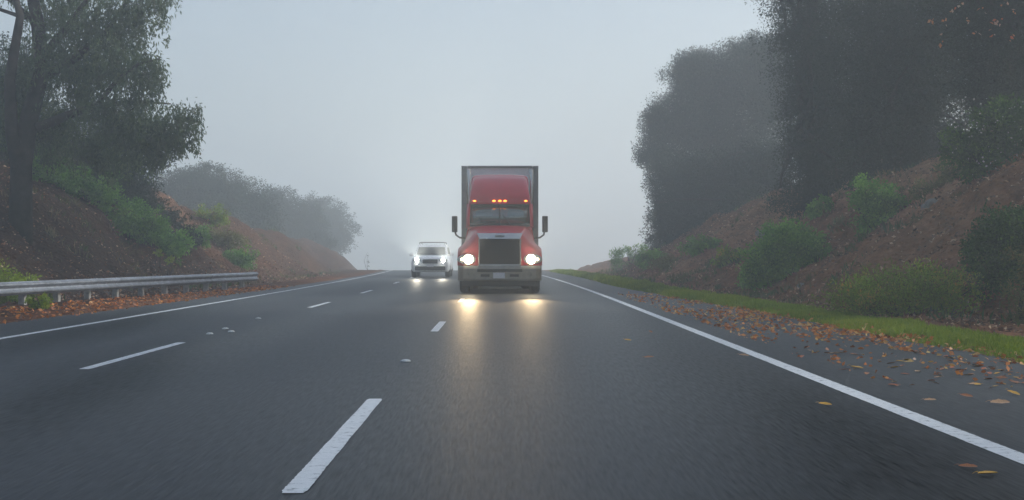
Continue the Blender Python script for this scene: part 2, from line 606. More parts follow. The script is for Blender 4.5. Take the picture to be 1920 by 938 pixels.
for a, b2 in [(6.15, 10.2), (19.2, 22.1), (31.2, 34.0), (45.5, 48.5), (59, 62)]:
    dash(-0.96, a, b2)
for a, b2 in [(12.85, 16.8), (28.0, 31.3), (38.6, 42), (52, 55), (65, 68)]:
    dash(-4.02, a, b2)

mk = MB()
mk.loft([[(0.052 * s * math.cos(a), 0.052 * s * math.sin(a), z) for a in [2 * math.pi * k / 14 for k in range(14)]]
         for s, z in [(1, 0), (1, 0.006), (0.85, 0.015), (0.5, 0.021), (0.1, 0.023)]])
marker_spots = [(-0.985, 13.8, 'white raised lane marker on the wet asphalt just beyond the nearest white dash'),
                (-4.06, 18.6, 'white raised marker beyond the second lane dash, nearest of the short row'),
                (-4.11, 19.9, 'white raised marker in the middle of the short row by the left lane'),
                (-4.2, 23.1, 'white raised marker farthest along the short row by the left lane'),
                (-3.86, 19.1, 'chipped white marker fragment set just right of the row of raised markers')]
m0 = None
for x, y, lab in marker_spots:
    if m0 is None:
        o = m0 = mk.build('pavement_marker', M['marker'], smooth=True)
    else:
        o = m0.copy()
        link(o)
    o.location = (x, y, 0.001)
    tag(o, lab, 'road marker', 'raised markers on the lane lines')
m0.scale = (1.05, 1.25, 1)


# ------------------------------------------------------------------ foliage
def leaf_quads(p, axis, size, aspect, rng, side=None):
    """diamond leaves at points p along axis"""
    n = len(p)
    axis = axis / np.maximum(1e-6, np.linalg.norm(axis, axis=1, keepdims=True))
    r = rng.normal(size=(n, 3))
    b2 = np.cross(axis, r)
    b2 /= np.maximum(1e-6, np.linalg.norm(b2, axis=1, keepdims=True))
    s = np.asarray(size).reshape(-1, 1) * np.ones((n, 1))
    nrm = np.cross(axis, b2)
    mid = p + axis * s * 0.45 + nrm * s * 0.08
    V = np.stack([p, mid + b2 * s * aspect * 0.5, p + axis * s, mid - b2 * s * aspect * 0.5], 1)
    Q = np.arange(n * 4).reshape(n, 4)
    return V.reshape(-1, 3), Q


def blob_points(ells, n, rng, sub=45, subr=0.16, shell=0.42, rough=0.3):
    """points in leaf clumps that fill a set of ellipsoids, uneven at the edge"""
    vol = np.array([e[1][0] * e[1][1] * e[1][2] for e in ells]) ** (2 / 3)
    cnt = np.maximum(1, (n * vol / vol.sum()).astype(int))
    P, T, D = [], [], []
    for (c, r), k in zip(ells, cnt):
        c, r = np.array(c, float), np.array(r, float)
        m = max(4, k // sub)
        d = rng.normal(size=(m, 3))
        d /= np.linalg.norm(d, axis=1, keepdims=True)
        rad = rng.random((m, 1)) ** shell
        ph = rng.random(6) * 6.28
        lump = 1 + rough * (np.sin(d[:, :1] * 4 + ph[0]) * np.sin(d[:, 1:2] * 5 + ph[1]) + 0.6 * np.sin(d[:, 2:] * 9 + ph[2]) * np.sin(d[:, :1] * 8 + ph[3]))
        cen = c + d * rad * r * lump
        ti = rng.normal(0.42, 0.2, size=m)
        w = rng.integers(0, m, size=k)
        g = np.clip(rng.normal(size=(k, 3)), -1.5, 1.5) * subr * r.mean() ** 0.7 * np.array([1, 1, 0.75])
        P.append(cen[w] + g)
        T.append(np.clip(ti[w] + rng.normal(0, 0.12, size=k), 0, 1))
        D.append(d[w])
    return np.concatenate(P), np.concatenate(T), np.concatenate(D)


def foliage(name, ells, n, size, mat, parent, rng, droop=0.2, aspect=0.55, **kw):
    p, t, d = blob_points(ells, n, rng, **kw)
    ax = d * 0.6 + rng.normal(size=p.shape) * 0.8 + np.array([0, 0, -droop])
    sz = size * rng.uniform(0.65, 1.35, size=len(p))
    V, Q = leaf_quads(p, ax, sz, aspect, rng)
    return array_mesh(name, V, Q, mat, parent, np.repeat(t, 4))


def bend(a, b2, rng, k=5, amt=0.1):
    a, b2 = Vector(a), Vector(b2)
    ln = (b2 - a).length
    o = Vector(rng.normal(size=3)) * ln * amt
    return [a.lerp(b2, i / k) + o * math.sin(math.pi * i / k) + Vector(rng.normal(size=3)) * ln * 0.02 * (0 < i < k) for i in range(k + 1)]


def tree(name, base, top, r0, ells, n, size, leafmat, barkmat, label, cat, group, seed, droop=0.2, aspect=0.55, limbs=None, **kw):
    rng = np.random.default_rng(seed)
    root = empty(name, base)
    base = Vector(base)
    loc = [(Vector(c) - base, r) for c, r in ells]
    tr = MB()
    top = Vector(top) - base
    spine = bend(Vector((0, 0, -0.5)), top, rng, 8, 0.04)
    rad = [r0 * (1.25 if i == 0 else 1) * (1 - 0.8 * i / 8) for i in range(9)]
    tr.tube(spine, rad, 10)
    for c, r in loc:
        f = min(0.92, max(0.25, (c.z - r[2] * 0.7) / max(0.5, top.z)))
        k = min(7, int(f * 8))
        for j in range(3):
            e = c + Vector((rng.uniform(-.7, .7) * r[0], rng.uniform(-.7, .7) * r[1], rng.uniform(-.5, .7) * r[2]))
            pts = bend(spine[k], e, rng, 6, 0.12)
            rr = rad[k] * 0.5
            tr.tube(pts, [rr * (1 - 0.85 * i / 6) for i in range(7)], 6)
    tr.build('trunk', barkmat, root, smooth=True)
    foliage('crown', [(tuple(c), r) for c, r in loc], n, size, leafmat, root, rng, droop, aspect, **kw)
    return tag(root, label, cat, group)


def gz(x, y):
    return float(height(np.array([x]), np.array([y]))[0])


def E(px, py, d, rx, ry, rz):
    return (tuple(at(px, py, d)), (rx, ry, rz))


def shrub(name, x, y, ells, n, size, mat, label, cat, group, seed, stems=5, droop=0.1, aspect=0.55, thick=1.0, **kw):
    """ells are relative to the ground point under the shrub"""
    rng = np.random.default_rng(seed)
    z = gz(x, y)
    root = empty(name, (x, y, z))
    st = MB()
    for k in range(stems):
        c, r = ells[k % len(ells)]
        e = Vector(c) + Vector((rng.uniform(-.6, .6) * r[0], rng.uniform(-.6, .6) * r[1], rng.uniform(0, .5) * r[2]))
        st.tube(bend((rng.uniform(-.15, .15), rng.uniform(-.15, .15), -0.15), e, rng, 4, 0.1), [a * thick for a in (0.035, 0.03, 0.022, 0.015, 0.006)], 5)
    st.build('stem', M['bark'], root, smooth=True)
    foliage('foliage', ells, n, size, mat, root, rng, droop, aspect, **kw)
    return tag(root, label, cat, group)


# ---- the drooping tree on the left
def weeping_tree():
    rng = np.random.default_rng(11)
    D = 38.0
    bx, by = at(38, 340, D).x, D
    root = empty('weeping_tree', (bx, by, gz(bx, by)))
    b0 = Vector(root.location)
    P = lambda px, py, d=D: at(px, py, d) - b0
    tr = MB()
    main = [Vector((0, 0, -0.6)), P(40, 310), P(55, 220), P(80, 130), P(70, 40), P(50, -60), P(60, -160)]
    tr.tube(main, [0.36, 0.30, 0.25, 0.21, 0.18, 0.14, 0.08], 12)
    tr.tube([P(36, 330), P(22, 250, 37.5), P(18, 150, 37), P(38, 30, 37), P(20, -40, 37)], [0.2, 0.18, 0.15, 0.11, 0.07], 8)
    tr.tube([P(70, 240), P(130, 215), P(180, 200), P(250, 190), P(320, 195)], [0.15, 0.12, 0.09, 0.06, 0.02], 8)
    tr.tube([P(76, 150), P(140, 110), P(200, 60), P(240, 0), P(270, -60)], [0.15, 0.12, 0.09, 0.06, 0.03], 8)
    tr.tube([P(75, 110), P(120, 60), P(170, -10), P(210, -80)], [0.13, 0.1, 0.07, 0.03], 8)
    tr.tube([P(60, 38), P(20, 0), P(-30, -20)], [0.1, 0.07, 0.03], 6)
    tr.tube([P(60, 36), P(35, 30), P(0, 18), P(-40, 10)], [0.07, 0.06, 0.05, 0.03], 6)
    tr.tube([P(180, 200), P(220, 150, 37.4), P(260, 120, 37), P(300, 110, 37)], [0.08, 0.06, 0.04, 0.02], 6)
    tr.build('trunk', M['bark'], root, smooth=True)
    # leaf masses: pixel centre, depth, radius in metres, amount
    masses = [(150, 40, 38, 1.5, 1.2, 1.0), (215, 60, 38, 1.1, 1.2, .95), (120, 95, 38, 1.2, 1.2, .8), (205, 115, 37.5, 1.0, 1, .7), (250, 20, 38, .9, .9, .6), (285, -20, 38, .8, .8, .5),
              (150, -50, 38.5, 2.0, 1.3, 1.0), (60, 90, 39, 1.0, 1, .6), (40, -60, 38, 1.3, 1, .5),
              (265, 165, 37.3, .7, .8, .45), (290, 115, 37, .35, .5, .35), (200, 190, 37.5, .9, .9, .5),
              (300, 225, 37.3, 1.05, 1.0, .62), (345, 205, 37.2, .62, .7, .42), (250, 230, 37.6, .9, .9, .5), (330, 245, 37.2, .7, .7, .4),
              (270, 270, 37.3, .7, .7, .4), (150, 170, 38.4, .5, .6, .3), (90, 215, 38.6, .8, .8, .6), (20, 200, 38.5, .9, .8, 1.0),
              (110, 255, 38.8, .9, .8, .55), (175, 255, 38.8, .75, .8, .5), (215, 285, 38.5, .7, .7, .5), (20, 130, 38.5, .8, .8, .5),
              (170, 125, 38.6, .9, 1, .45), (130, 115, 39, .8, .9, .45), (255, 110, 37.6, .7, .8, .5), (60, 160, 39.2, .9, .9, .7), (100, 20, 39, 1.0, 1, .7), (230, 215, 38, .7, .8, .5), (290, 250, 37.4, .8, .8, .45)]
    Ps, Ts, Ax = [], [], []
    for px, py, d, rx, ry2, rz in masses:
        c = np.array(P(px, py, d))
        r = np.array([rx, ry2, rz])
        k = int(84 * (rx * rz + 0.25) * (0.7 + ry2 * .3)) + 14
        dd = rng.normal(size=(k, 3))
        dd /= np.linalg.norm(dd, axis=1, keepdims=True)
        o = c + dd * r * rng.random((k, 1)) ** 0.5 * (1 + .18 * rng.normal(size=(k, 1)))
        for s in o:
            ln = rng.uniform(0.25, 0.85)
            m = int(ln * 30) + 4
            u = np.sort(rng.random(m)) * ln
            sway = rng.normal(size=2) * 0.12
            pts = s + np.stack([u * sway[0], u * sway[1], -u], 1) + rng.normal(size=(m, 3)) * 0.055
            Ps.append(pts)
            Ts.append(np.clip(rng.normal(0.5, 0.2) + rng.normal(0, .1, m), 0, 1))
            a = rng.normal(size=(m, 3)) * 0.55
            a[:, 2] -= 0.9
            Ax.append(a)
    p, t, a = np.concatenate(Ps), np.concatenate(Ts), np.concatenate(Ax)
    V, Q = leaf_quads(p, a, 0.135 * rng.uniform(.6, 1.35, len(p)), 0.32, rng)
    array_mesh('crown', V, Q, M['euca'], root, np.repeat(t, 4))
    tag(root, 'tall drooping grey-green tree leaning over the left bank with hanging sprays of leaves', 'tree')


weeping_tree()


def bank_tree(px, d, topy, r0, ells, n, size, leaf, bark, label, group, seed, name='evergreen_tree', **kw):
    x = at(px, 0, d).x
    z = gz(x, d)
    top = at(px, topy, d)
    return tree(name, (x, d, z), (top.x, top.y, top.z), r0, ells, n, size, M[leaf], M[bark], label, 'tree', group, seed, **kw)


LG = 'trees on the left bank'
bank_tree(215, 50, 200, 0.25,
          [E(150, 260, 50, 2.2, 1.8, 1.6), E(230, 300, 49, 1.5, 1.5, 1.6), E(110, 330, 48, 1.7, 1.5, 1.4), E(190, 350, 48, 1.7, 1.4, 1.1), E(255, 355, 48, .9, 1.2, .9), E(60, 250, 50, 1.5, 1.5, 1.6)],
          66690, 0.080, 'oak', 'bark', 'dense dark bushy tree standing behind the drooping tree on the left', LG, 21, name='oak_tree', droop=.3)
bank_tree(-20, 44, 60, 0.22,
          [E(10, 230, 44, 1.4, 1.5, 1.5), E(-30, 150, 44, 1.5, 1.5, 1.5), E(-10, 300, 43, 1.2, 1.2, 1.0)],
          30780, 0.080, 'oak', 'bark', 'dark tree cut by the left edge of the photo, behind the leaning trunk', LG, 22, name='oak_tree', droop=.3)
bank_tree(385, 100, 330, 0.3,
          [E(330, 365, 100, 2.43, 3.24, 1.75), E(385, 345, 100, 2.29, 2.97, 1.48), E(440, 375, 101, 2.29, 2.97, 1.62), E(395, 410, 99, 3.77, 2.97, 2.02), E(480, 415, 101, 2.02, 2.43, 1.89), E(455, 450, 99, 2.56, 2.43, 1.35), E(330, 420, 97, 2.43, 2.43, 1.62)],
          106704, 0.140, 'oak', 'bark', 'rounded tree half faded by fog beyond the guardrail on the left', LG, 23, name='oak_tree')
bank_tree(520, 127, 360, 0.25,
          [E(510, 390, 127, 2.31, 3.17, 1.88), E(560, 415, 130, 2.75, 3.17, 2.17), E(520, 445, 127, 2.89, 2.89, 1.73), E(585, 455, 130, 2.17, 2.89, 1.44)],
          57712, 0.155, 'oak', 'bark', 'fog-greyed tree on the left between the rounded tree and the faintest one', LG, 24, name='oak_tree')
bank_tree(610, 160, 380, 0.25,
          [E(600, 405, 160, 2.92, 3.39, 2.31), E(630, 435, 160, 2.15, 3.39, 2.62), E(590, 455, 160, 2.77, 3.39, 1.85)],
          46170, 0.184, 'oak', 'bark', 'faintest tree on the left bank, almost lost in the fog', LG, 25, name='oak_tree')

RG = 'trees on the right bank'
bank_tree(1530, 46, -120, 0.42,
          [E(1530, 30, 46, 1.8, 2.2, 2.0), E(1570, -60, 46, 2.4, 2.4, 2.2), E(1520, 130, 46, 1.25, 2.2, 1.5), E(1580, 120, 46, 2.1, 2.2, 1.9), E(1530, 210, 46, 1.15, 2.0, 1.4),
           E(1590, 230, 46, 1.9, 2.0, 1.6), E(1520, 290, 45.5, 1.15, 1.8, 1.1), E(1560, 310, 45, 1.5, 1.8, 1.2), E(1505, 365, 45, 1.2, 1.6, .8), E(1455, -30, 46, .9, 1.5, 1.0), E(1570, 370, 44, 1.4, 1.4, .8),
           E(1560, -200, 47, 2.8, 3.0, 2.6), E(1590, -360, 48, 2.8, 3.2, 3.0), E(1580, -540, 48, 2.4, 2.8, 3.2)],  # upper crown out of view, added to shade the left bank
          268362, 0.066, 'pine', 'bark', 'tall dark evergreen whose left edge stands against the fog on the right bank', RG, 31, rough=.22)
bank_tree(1690, 42, -140, 0.4,
          [E(1680, 20, 42, 2.0, 2.2, 2.0), E(1670, 130, 42, 1.8, 2.0, 1.7), E(1740, 110, 41, 1.6, 2, 1.8), E(1680, 220, 41.5, 1.7, 2.0, 1.4), E(1740, 210, 40.5, 1.3, 1.8, 1.3), E(1640, 290, 42, 1.4, 1.6, 1.0), E(1710, 270, 41, 1.3, 1.5, .8), E(1640, 340, 42, 1.2, 1.2, .7), E(1790, 20, 42, 1.8, 1.8, 1.8), E(1730, -160, 43, 3, 3, 2.8), E(1760, -340, 44, 3, 3, 3), E(1750, -530, 44, 2.4, 2.8, 3)],  # topmost masses stand out of view, added to keep sun off the left bank
          236925, 0.078, 'pine', 'bark', 'tall dark evergreen in the middle of the right bank above the bare earth', RG, 32, rough=.22)
bank_tree(1880, 36, -160, 0.3,
          [E(1860, 40, 36, 1.4, 1.6, 1.3), E(1930, 60, 36, 1.3, 1.6, 1.5), E(1850, 130, 36, 1.1, 1.4, 1.0), E(1920, 150, 35, 1.2, 1.4, 1.1), E(1840, 185, 36, .6, 1, .6), E(1820, -40, 36, 1.5, 1.6, 1.2), E(1930, -30, 36, 1.4, 1.6, 1.2)],
          76950, 0.069, 'oak', 'bark', 'ivy-covered tree with a few orange leaves at the right edge of the photo', RG, 33, name='oak_tree')
bank_tree(1350, 76, 150, 0.4,
          [E(1400, 150, 76, 2.91, 2.91, 2.24), E(1320, 170, 76, 2.24, 2.91, 2.13), E(1420, 100, 78, 1.79, 2.69, 1.12), E(1300, 130, 76, 1.23, 2.24, 1.01), E(1290, 250, 75, 2.46, 2.91, 2.24), E(1390, 260, 75, 2.91, 2.91, 2.46), E(1240, 230, 75, 1.12, 2.24, 1.12), E(1225, 290, 74, 0.95, 2.02, 0.90), E(1450, 180, 76, 1.68, 2.24, 2.24)],
          212741, 0.100, 'pine', 'bark', 'tall fog-greyed tree left of the dark evergreens on the right bank', RG, 34, rough=.2)
bank_tree(1290, 68, 300, 0.35,
          [E(1260, 340, 68, 1.31, 2.40, 1.42), E(1330, 350, 66, 2.18, 2.40, 1.75), E(1400, 350, 66, 1.97, 2.40, 1.75), E(1265, 400, 66, 1.25, 2.18, 1.20), E(1330, 420, 65, 1.86, 1.97, 1.09), E(1400, 400, 62, 1.42, 1.75, 0.98), E(1250, 440, 66, 0.98, 1.75, 0.76), E(1430, 320, 66, 1.31, 1.75, 1.64)],
          158722, 0.089, 'pine', 'bark', 'bushy dark tree low on the right bank beneath the fog-greyed tall tree', RG, 35, rough=.2)
bank_tree(1640, 55, -60, 0.4,
          [E(1530, 60, 58, 2.0, 2, 2.5), E(1530, 230, 57, 2.0, 2, 2.5), E(1600, 100, 55, 3, 2, 4), E(1600, 300, 54, 2.5, 2, 2), E(1750, 100, 52, 3, 2, 3.5), E(1730, 250, 50, 2.0, 2, 1.5), E(1880, 120, 48, 2.5, 2, 2.5), E(1600, -150, 55, 3.5, 3.5, 4), E(1680, -380, 56, 3.5, 4, 4.5), E(1580, -300, 60, 3, 4, 4)],  # last three masses are unseen, added to block the sun
          76950, 0.149, 'pine', 'bark', 'evergreen glimpsed behind the two tall dark evergreens on the right', RG, 36)

for k, (x, d, h_, lab) in enumerate([(17.5, 27, 19, 'tall evergreen added out of view on the right bank for shade, farthest of the near row'), (16, 19, 20, 'tall evergreen added out of view on the right bank for shade, second of the near row'),
                                  (17.5, 10, 19, 'tall evergreen added out of view beside the camera for shade')]):  # unseen evergreens added to shade the road cutting
    z = gz(x, d)
    tree('evergreen_tree', (x, d, z), (x, d, z + h_), .4, [((x, d, z + h_ * .3), (3.4, 4.2, 3.4)), ((x + .5, d + 1, z + h_ * .55), (3.6, 4.8, 4.2)), ((x - .3, d - .6, z + h_ * .85), (2.8, 4.0, 4.0))],
         16000, .42, M['pine'], M['bark'], lab, 'tree', RG, 400 + k)

# orange and pale leaves caught in the tree at the right edge
rng = np.random.default_rng(60)
orange_px = [(1790, 18), (1812, 34), (1857, 38), (1873, 44), (1885, 4), (1830, 60), (1768, 74), (1800, 6), (1905, 22), (1845, 15), (1776, 40), (1750, 35), (1893, 70), (1862, 60)]
pp = np.concatenate([np.array([at(x + rng.normal() * 4, y + rng.normal() * 4, 34.2) for _ in range(3)]) for x, y in orange_px])
V, Q = leaf_quads(pp, rng.normal(size=pp.shape) + np.array([0, 0, -.6]), 0.11 * rng.uniform(.6, 1.3, len(pp)), 0.7, rng)
ivy = [o for o in bpy.data.objects if o.get('label', '').startswith('ivy-covered')][0]
orange = array_mesh('dead_leaves', V - np.array(ivy.location), Q, M['berry'], ivy, np.repeat(rng.random(len(pp)), 4))
orange['label'] = 'scattered orange and pale leaves in the dark crown'

# ---- shrubs on the banks
SG = 'shrubs on the right bank'
LSG = 'shrubs on the left bank'


def on(px, py, d):
    """ground point under a pixel column at a distance"""
    return at(px, py, d).x, d


x, y = on(1470, 0, 36.5)
shrub('shrub', x, y, [((-.55, 0, .45), (.6, .8, .7)), ((.3, 0, .95), (.7, .9, .65)), ((.85, .1, .75), (.45, .7, .6)), ((-.2, -.1, 1.05), (.55, .7, .5)), ((-.75, -.2, .0), (.4, .6, .5)), ((.3, -.4, .3), (.8, .6, .6))],
      22000, 0.085, M['shrub'], 'large rounded green shrub on the right bank above the start of the grass', 'shrub', SG, 41)
x, y = on(1640, 0, 37)
shrub('shrub', x, y, [((-.35, 0, .75), (.35, .5, .5)), ((.1, 0, .6), (.5, .6, .6)), ((.45, 0, .55), (.4, .5, .4)), ((-.1, -.2, .05), (.55, .5, .5))],
      7500, 0.085, M['shrub'], 'pale green shrub growing against the dark evergreens above the bare brown slope', 'shrub', SG, 42)
x, y = on(1537, 0, 41)
shrub('shrub', x, y, [((-.1, 0, .3), (.3, .4, .4)), ((.15, 0, .5), (.25, .3, .3))], 2000, 0.085, M['shrub'],
      'small upright shrub between the large rounded shrub and the pale green one', 'shrub', SG, 43)
x, y = on(1850, 0, 31.5)
sh = shrub('flowering_shrub', x, y, [((-.5, 0, .45), (.55, .7, .6)), ((.2, 0, .8), (.65, .8, .7)), ((.9, 0, .9), (.7, .8, .8)), ((-.1, 0, .1), (.8, .6, .5))], 12000, 0.085, M['darkshrub'],
           'dark shrub dotted with pale seed heads high on the right bank', 'shrub', SG, 44)
rng = np.random.default_rng(61)
pp = np.array([(rng.uniform(-1, 1.5), rng.uniform(-1.1, -.5), rng.uniform(-.2, 1.6)) for _ in range(130)])
V, Q = leaf_quads(pp, rng.normal(size=pp.shape), 0.055 * rng.uniform(.6, 1.3, len(pp)), 0.8, rng)
array_mesh('seed_heads', V, Q, M['bloom'], sh, np.repeat(rng.random(len(pp)), 4))['kind'] = 'stuff'
x, y = on(1880, 0, 24)
shrub('shrub', x, y, [((-.35, 0, .65), (.3, .6, .5)), ((.05, 0, .95), (.45, .7, .45)), ((.5, .1, 1.05), (.5, .7, .5)), ((-.2, -.1, .2), (.4, .6, .45)), ((.4, -.1, .45), (.6, .6, .6)), ((1.0, .1, .8), (.5, .7, .7))], 24000, 0.06, M['darkshrub'],
      'dense deep green shrub with a lit top near the right edge of the photo', 'shrub', SG, 45, rough=.2)
x, y = on(1925, 0, 21)
shrub('scrub_bush', x, y, [((.1, 0, .5), (.4, .5, .65)), ((.45, .2, .9), (.4, .5, .5))], 5000, 0.06, M['olive'],
      'olive yellow scrub cut off by the right edge of the photo', 'shrub', SG, 46, aspect=.35)
x, y = on(1690, 0, 24)
shrub('weedy_scrub', x, y, [((-.9, 0, .22), (.5, .7, .4)), ((-.3, .1, .38), (.6, .8, .5)), ((.35, .1, .45), (.6, .8, .55)), ((.9, .1, .4), (.5, .7, .5)), ((.1, -.3, .2), (1.0, .4, .35))], 16000, 0.07, M['weed'],
      'sprawling yellow-green weedy scrub behind the grass at the foot of the right bank', 'shrub', SG, 47, aspect=.3, droop=-.5, stems=14)
for k, (px, d, w, h_, lab) in enumerate([(1760, 36.5, .9, .45, 'olive tussock on the crest of the bare orange earth'),
                                      (1810, 34.5, .8, .5, 'olive bush on the crest beside the seed-head shrub'),
                                      (1880, 34, 1.0, .8, 'yellow-green bush under the ivy-covered tree')]):
    x, y = on(px, 0, d)
    shrub('scrub_bush', x, y, [((-.3 * w, 0, .25 * h_), (.5 * w, .5, .6 * h_)), ((.3 * w, 0, .4 * h_), (.5 * w, .5, .7 * h_))], 3000, 0.075, M['olive'], lab, 'shrub', SG, 48 + k, aspect=.35, droop=-.2)
for k, (px, d, w, h_, mt, lab) in enumerate([(1225, 60, 1.0, .8, 'shrub', 'low hazy shrub at the far foot of the right bank'),
                                             (1262, 55, 1.2, .5, 'olive', 'low olive shrub on the far right bank beside pale rocks'),
                                             (1380, 46, .9, .6, 'weed', 'low weedy clump left of the large rounded shrub'),
                                             (1185, 76, 1.8, 1.3, 'shrub', 'farthest fog-faded shrub where the right bank meets the road'),
                                             (1320, 52, 1.0, .6, 'shrub', 'green clump on the right bank under the bushy dark tree')]):
    x, y = on(px, 0, d)
    shrub('low_shrub', x, y, [((-.3 * w, 0, .3 * h_), (.5 * w, .6, .6 * h_)), ((.35 * w, .1, .35 * h_), (.5 * w, .6, .55 * h_))], 2600, 0.1, M[mt], lab, 'shrub', SG, 55 + k)
# left bank
left_row = [(80, 345, 43, 1.0, 'green shrub at the foot of the leaning trunk'), (125, 385, 43.5, 1.0, 'green shrub second down the slope from the leaning trunk'),
            (175, 415, 44, 1.1, 'green shrub in the middle of the row running down the left bank'),
            (225, 445, 44.5, 1.1, 'green shrub fourth down the left bank row'), (275, 460, 45, 1.0, 'green shrub beside the yellow leaves on the left bank'),
            (315, 480, 46, .8, 'green shrub lowest in the row, just above the guardrail')]
for k, (px, py, d, w, lab) in enumerate(left_row):
    x, y = on(px, 0, d)
    shrub('shrub', x, y, [((-.3 * w, 0, .25), (.55 * w, .7, .5)), ((.35 * w, 0, .4), (.55 * w, .7, .55)), ((0, -.3, .1), (.6 * w, .5, .35))], 4600, 0.1, M['shrub'], lab, 'shrub', LSG, 70 + k)
for k, (px, d, w, mt, lab) in enumerate([(360, 52, .9, 'shrub', 'low green shrub behind the guardrail near its far end'),
                                         (420, 58, 1.2, 'olive', 'olive strip of scrub on the far crest of the bare left bank'),
                                         (450, 55, .8, 'shrub', 'small green shrub just behind the guardrail end'),
                                         (395, 60, 1.0, 'weed', 'weedy clump between the two bare patches on the left bank'),
                                         (250, 50, 1.3, 'oak', 'dark shrub above the row of green shrubs on the left bank'),
                                         (300, 53, 1.1, 'oak', 'dark shrub at the edge of the bare orange patch on the left'),
                                         (330, 49, 1.0, 'oak', 'dark shrub right of the yellow leaves on the left bank')]):
    x, y = on(px, 0, d)
    shrub('low_shrub', x, y, [((-.3 * w, 0, .25), (.5 * w, .6, .5)), ((.35 * w, .1, .3), (.5 * w, .6, .5))], 2800, 0.1, M[mt], lab, 'shrub', LSG, 80 + k)
x, y = on(18, 0, 30.5)
shrub('bright_shrub', x, y, [((-.35, 0, .4), (.5, .5, .5)), ((.25, 0, .3), (.4, .5, .35)), ((-.9, 0, .45), (.5, .5, .5))], 6500, 0.075, M['lime'],
      'bright lime green shrub behind the guardrail at the left edge', 'shrub', LSG, 90)
x, y = on(72, 0, 26.6)
shrub('bright_weed', x, y, [((0, 0, .12), (.22, .2, .14))], 500, 0.06, M['lime'], 'bright yellow-green weed growing under the guardrail', 'plant', LSG, 91, stems=4)
rngb = np.random.default_rng(93)
for k, (px, py, d, lab) in enumerate([(297, 474, 43.6, 'upper yellow sprig on the left bank above the guardrail'), (316, 487, 43.4, 'lower yellow sprig on the left bank above the guardrail')]):
    x, y = on(px, 0, d)
    h_ = max(.25, at(px, py, d).z - gz(x, y))
    shrub('yellow_sprig', x, y, [((0, 0, h_), (.12, .12, .13))], 90, 0.09, M['autumn_y'] if 'autumn_y' in M else M['lime'], lab, 'plant', LSG, 94 + k, stems=2)
# two thin saplings fading out at the far left
for k, (px, d, h_, lab) in enumerate([(690, 106, 1.7, 'thin sapling fading into the fog at the end of the left bank')]):
    x, y = on(px, 0, d)
    shrub('sapling', x, y, [((0, 0, h_ * .7), (.07, .07, h_ * .5))], 30, 0.1, M['oak'], lab, 'sapling', None, 97 + k, stems=2, thick=.5)

# rocks on the right bank
rock_spots = [(1437, 466, 47, .28, 'pale rock on the right bank left of the large rounded shrub, largest of the rocks'), (1425, 476, 48, .18, 'small pale rock under the largest rock on the right bank'),
              (1747, 405, 33, .2, 'grey rock in the brown slope below the seed-head shrub'), (1735, 412, 33.3, .13, 'small grey rock beside the rock below the seed-head shrub'),
              (1505, 548, 33.5, .16, 'tan rock at the foot of the slope behind the grass')]
for k, (px, py, d, r, lab) in enumerate(rock_spots):
    x, y = on(px, 0, d)
    rb = MB()
    rr = np.random.default_rng(120 + k)
    ph = rr.random(4) * 6
    loops = []
    for i in range(1, 8):
        th = math.pi * i / 8
        loops.append([(r * math.sin(th) * math.cos(a) * (1 + .2 * math.sin(2 * a + ph[0]) + .12 * math.sin(5 * a + ph[1] + i)),
                       r * .8 * math.sin(th) * math.sin(a) * (1 + .2 * math.sin(3 * a + ph[2])), r * .7 * math.cos(th) * (1 + .1 * math.sin(a + ph[3]))) for a in [2 * math.pi * j / 12 for j in range(12)]])
    rb.loft(loops)
    o = rb.build('rock', M['rock'])
    o.location = (x, y, gz(x, y) + r * .25)
    tag(o, lab, 'rock', 'rocks on the right bank')

# ------------------------------------------------------------------ grass verge (uncountable)
rng = np.random.default_rng(200)
n = 90000
gy_ = 13 + 77 * rng.random(n) ** 1.5
u = rng.random(n)
edge = 0.10 * vnoise(gy_ * 1.3, gy_ * 0) + 0.06 * vnoise(gy_ * 5, gy_ * 0 + 9)
gx_ = grass_in(gy_) + edge + u * (grass_out(gy_) + 0.25 * vnoise(gy_ * .8, gy_ * 0 + 4) - grass_in(gy_))
gz_ = height(gx_, gy_)
p = np.stack([gx_, gy_, gz_ - 0.01], 1)
ax = rng.normal(size=(n, 3)) * 0.45 + np.array([0, 0, 1.0])
hgt = (0.075 + 0.07 * np.clip(fbm(gx_ * 1.5, gy_ * 1.5, 2) + .4, 0, 1)) * rng.uniform(.6, 1.3, n) * np.clip(gy_ / 26, .8, 1.6)
V, Q = leaf_quads(p, ax, hgt, 0.16 * 1.3, rng)
tint = np.clip(.5 + .7 * fbm(gx_ * .9, gy_ * .9, 2) + rng.normal(0, .15, n), 0, 1)
g = array_mesh('grass', V, Q, M['grass'], tint=np.repeat(tint, 4))
tag(g, 'narrow strip of bright green grass along the right shoulder', 'grass', kind='stuff')

# low weeds and dry tufts rooted all over the banks
rng = np.random.default_rng(205)
m = 1500
ty = 16 + 70 * rng.random(m) ** 1.2
right = rng.random(m) < .62
tx = np.where(right, toe_r(ty) - .9 + 8.0 * rng.random(m), toe_l(ty) + .7 - 7.0 * rng.random(m))
keep = fbm(tx * .35 + 3, ty * .35, 3) + .25 * rng.normal(size=m) > -.05
tx, ty = tx[keep], ty[keep]
w_ = np.repeat(np.arange(len(tx)), 26)
tr_ = rng.uniform(.05, .26, len(tx))[w_]
wx, wy = tx[w_] + rng.normal(size=len(w_)) * tr_, ty[w_] + rng.normal(size=len(w_)) * tr_
p = np.stack([wx, wy, height(wx, wy) - .02], 1)
ax = rng.normal(size=p.shape) * .5 + np.array([0, 0, .9])
V, Q = leaf_quads(p, ax, rng.uniform(.08, .3, len(tx))[w_] * rng.uniform(.5, 1.2, len(w_)), .2, rng)
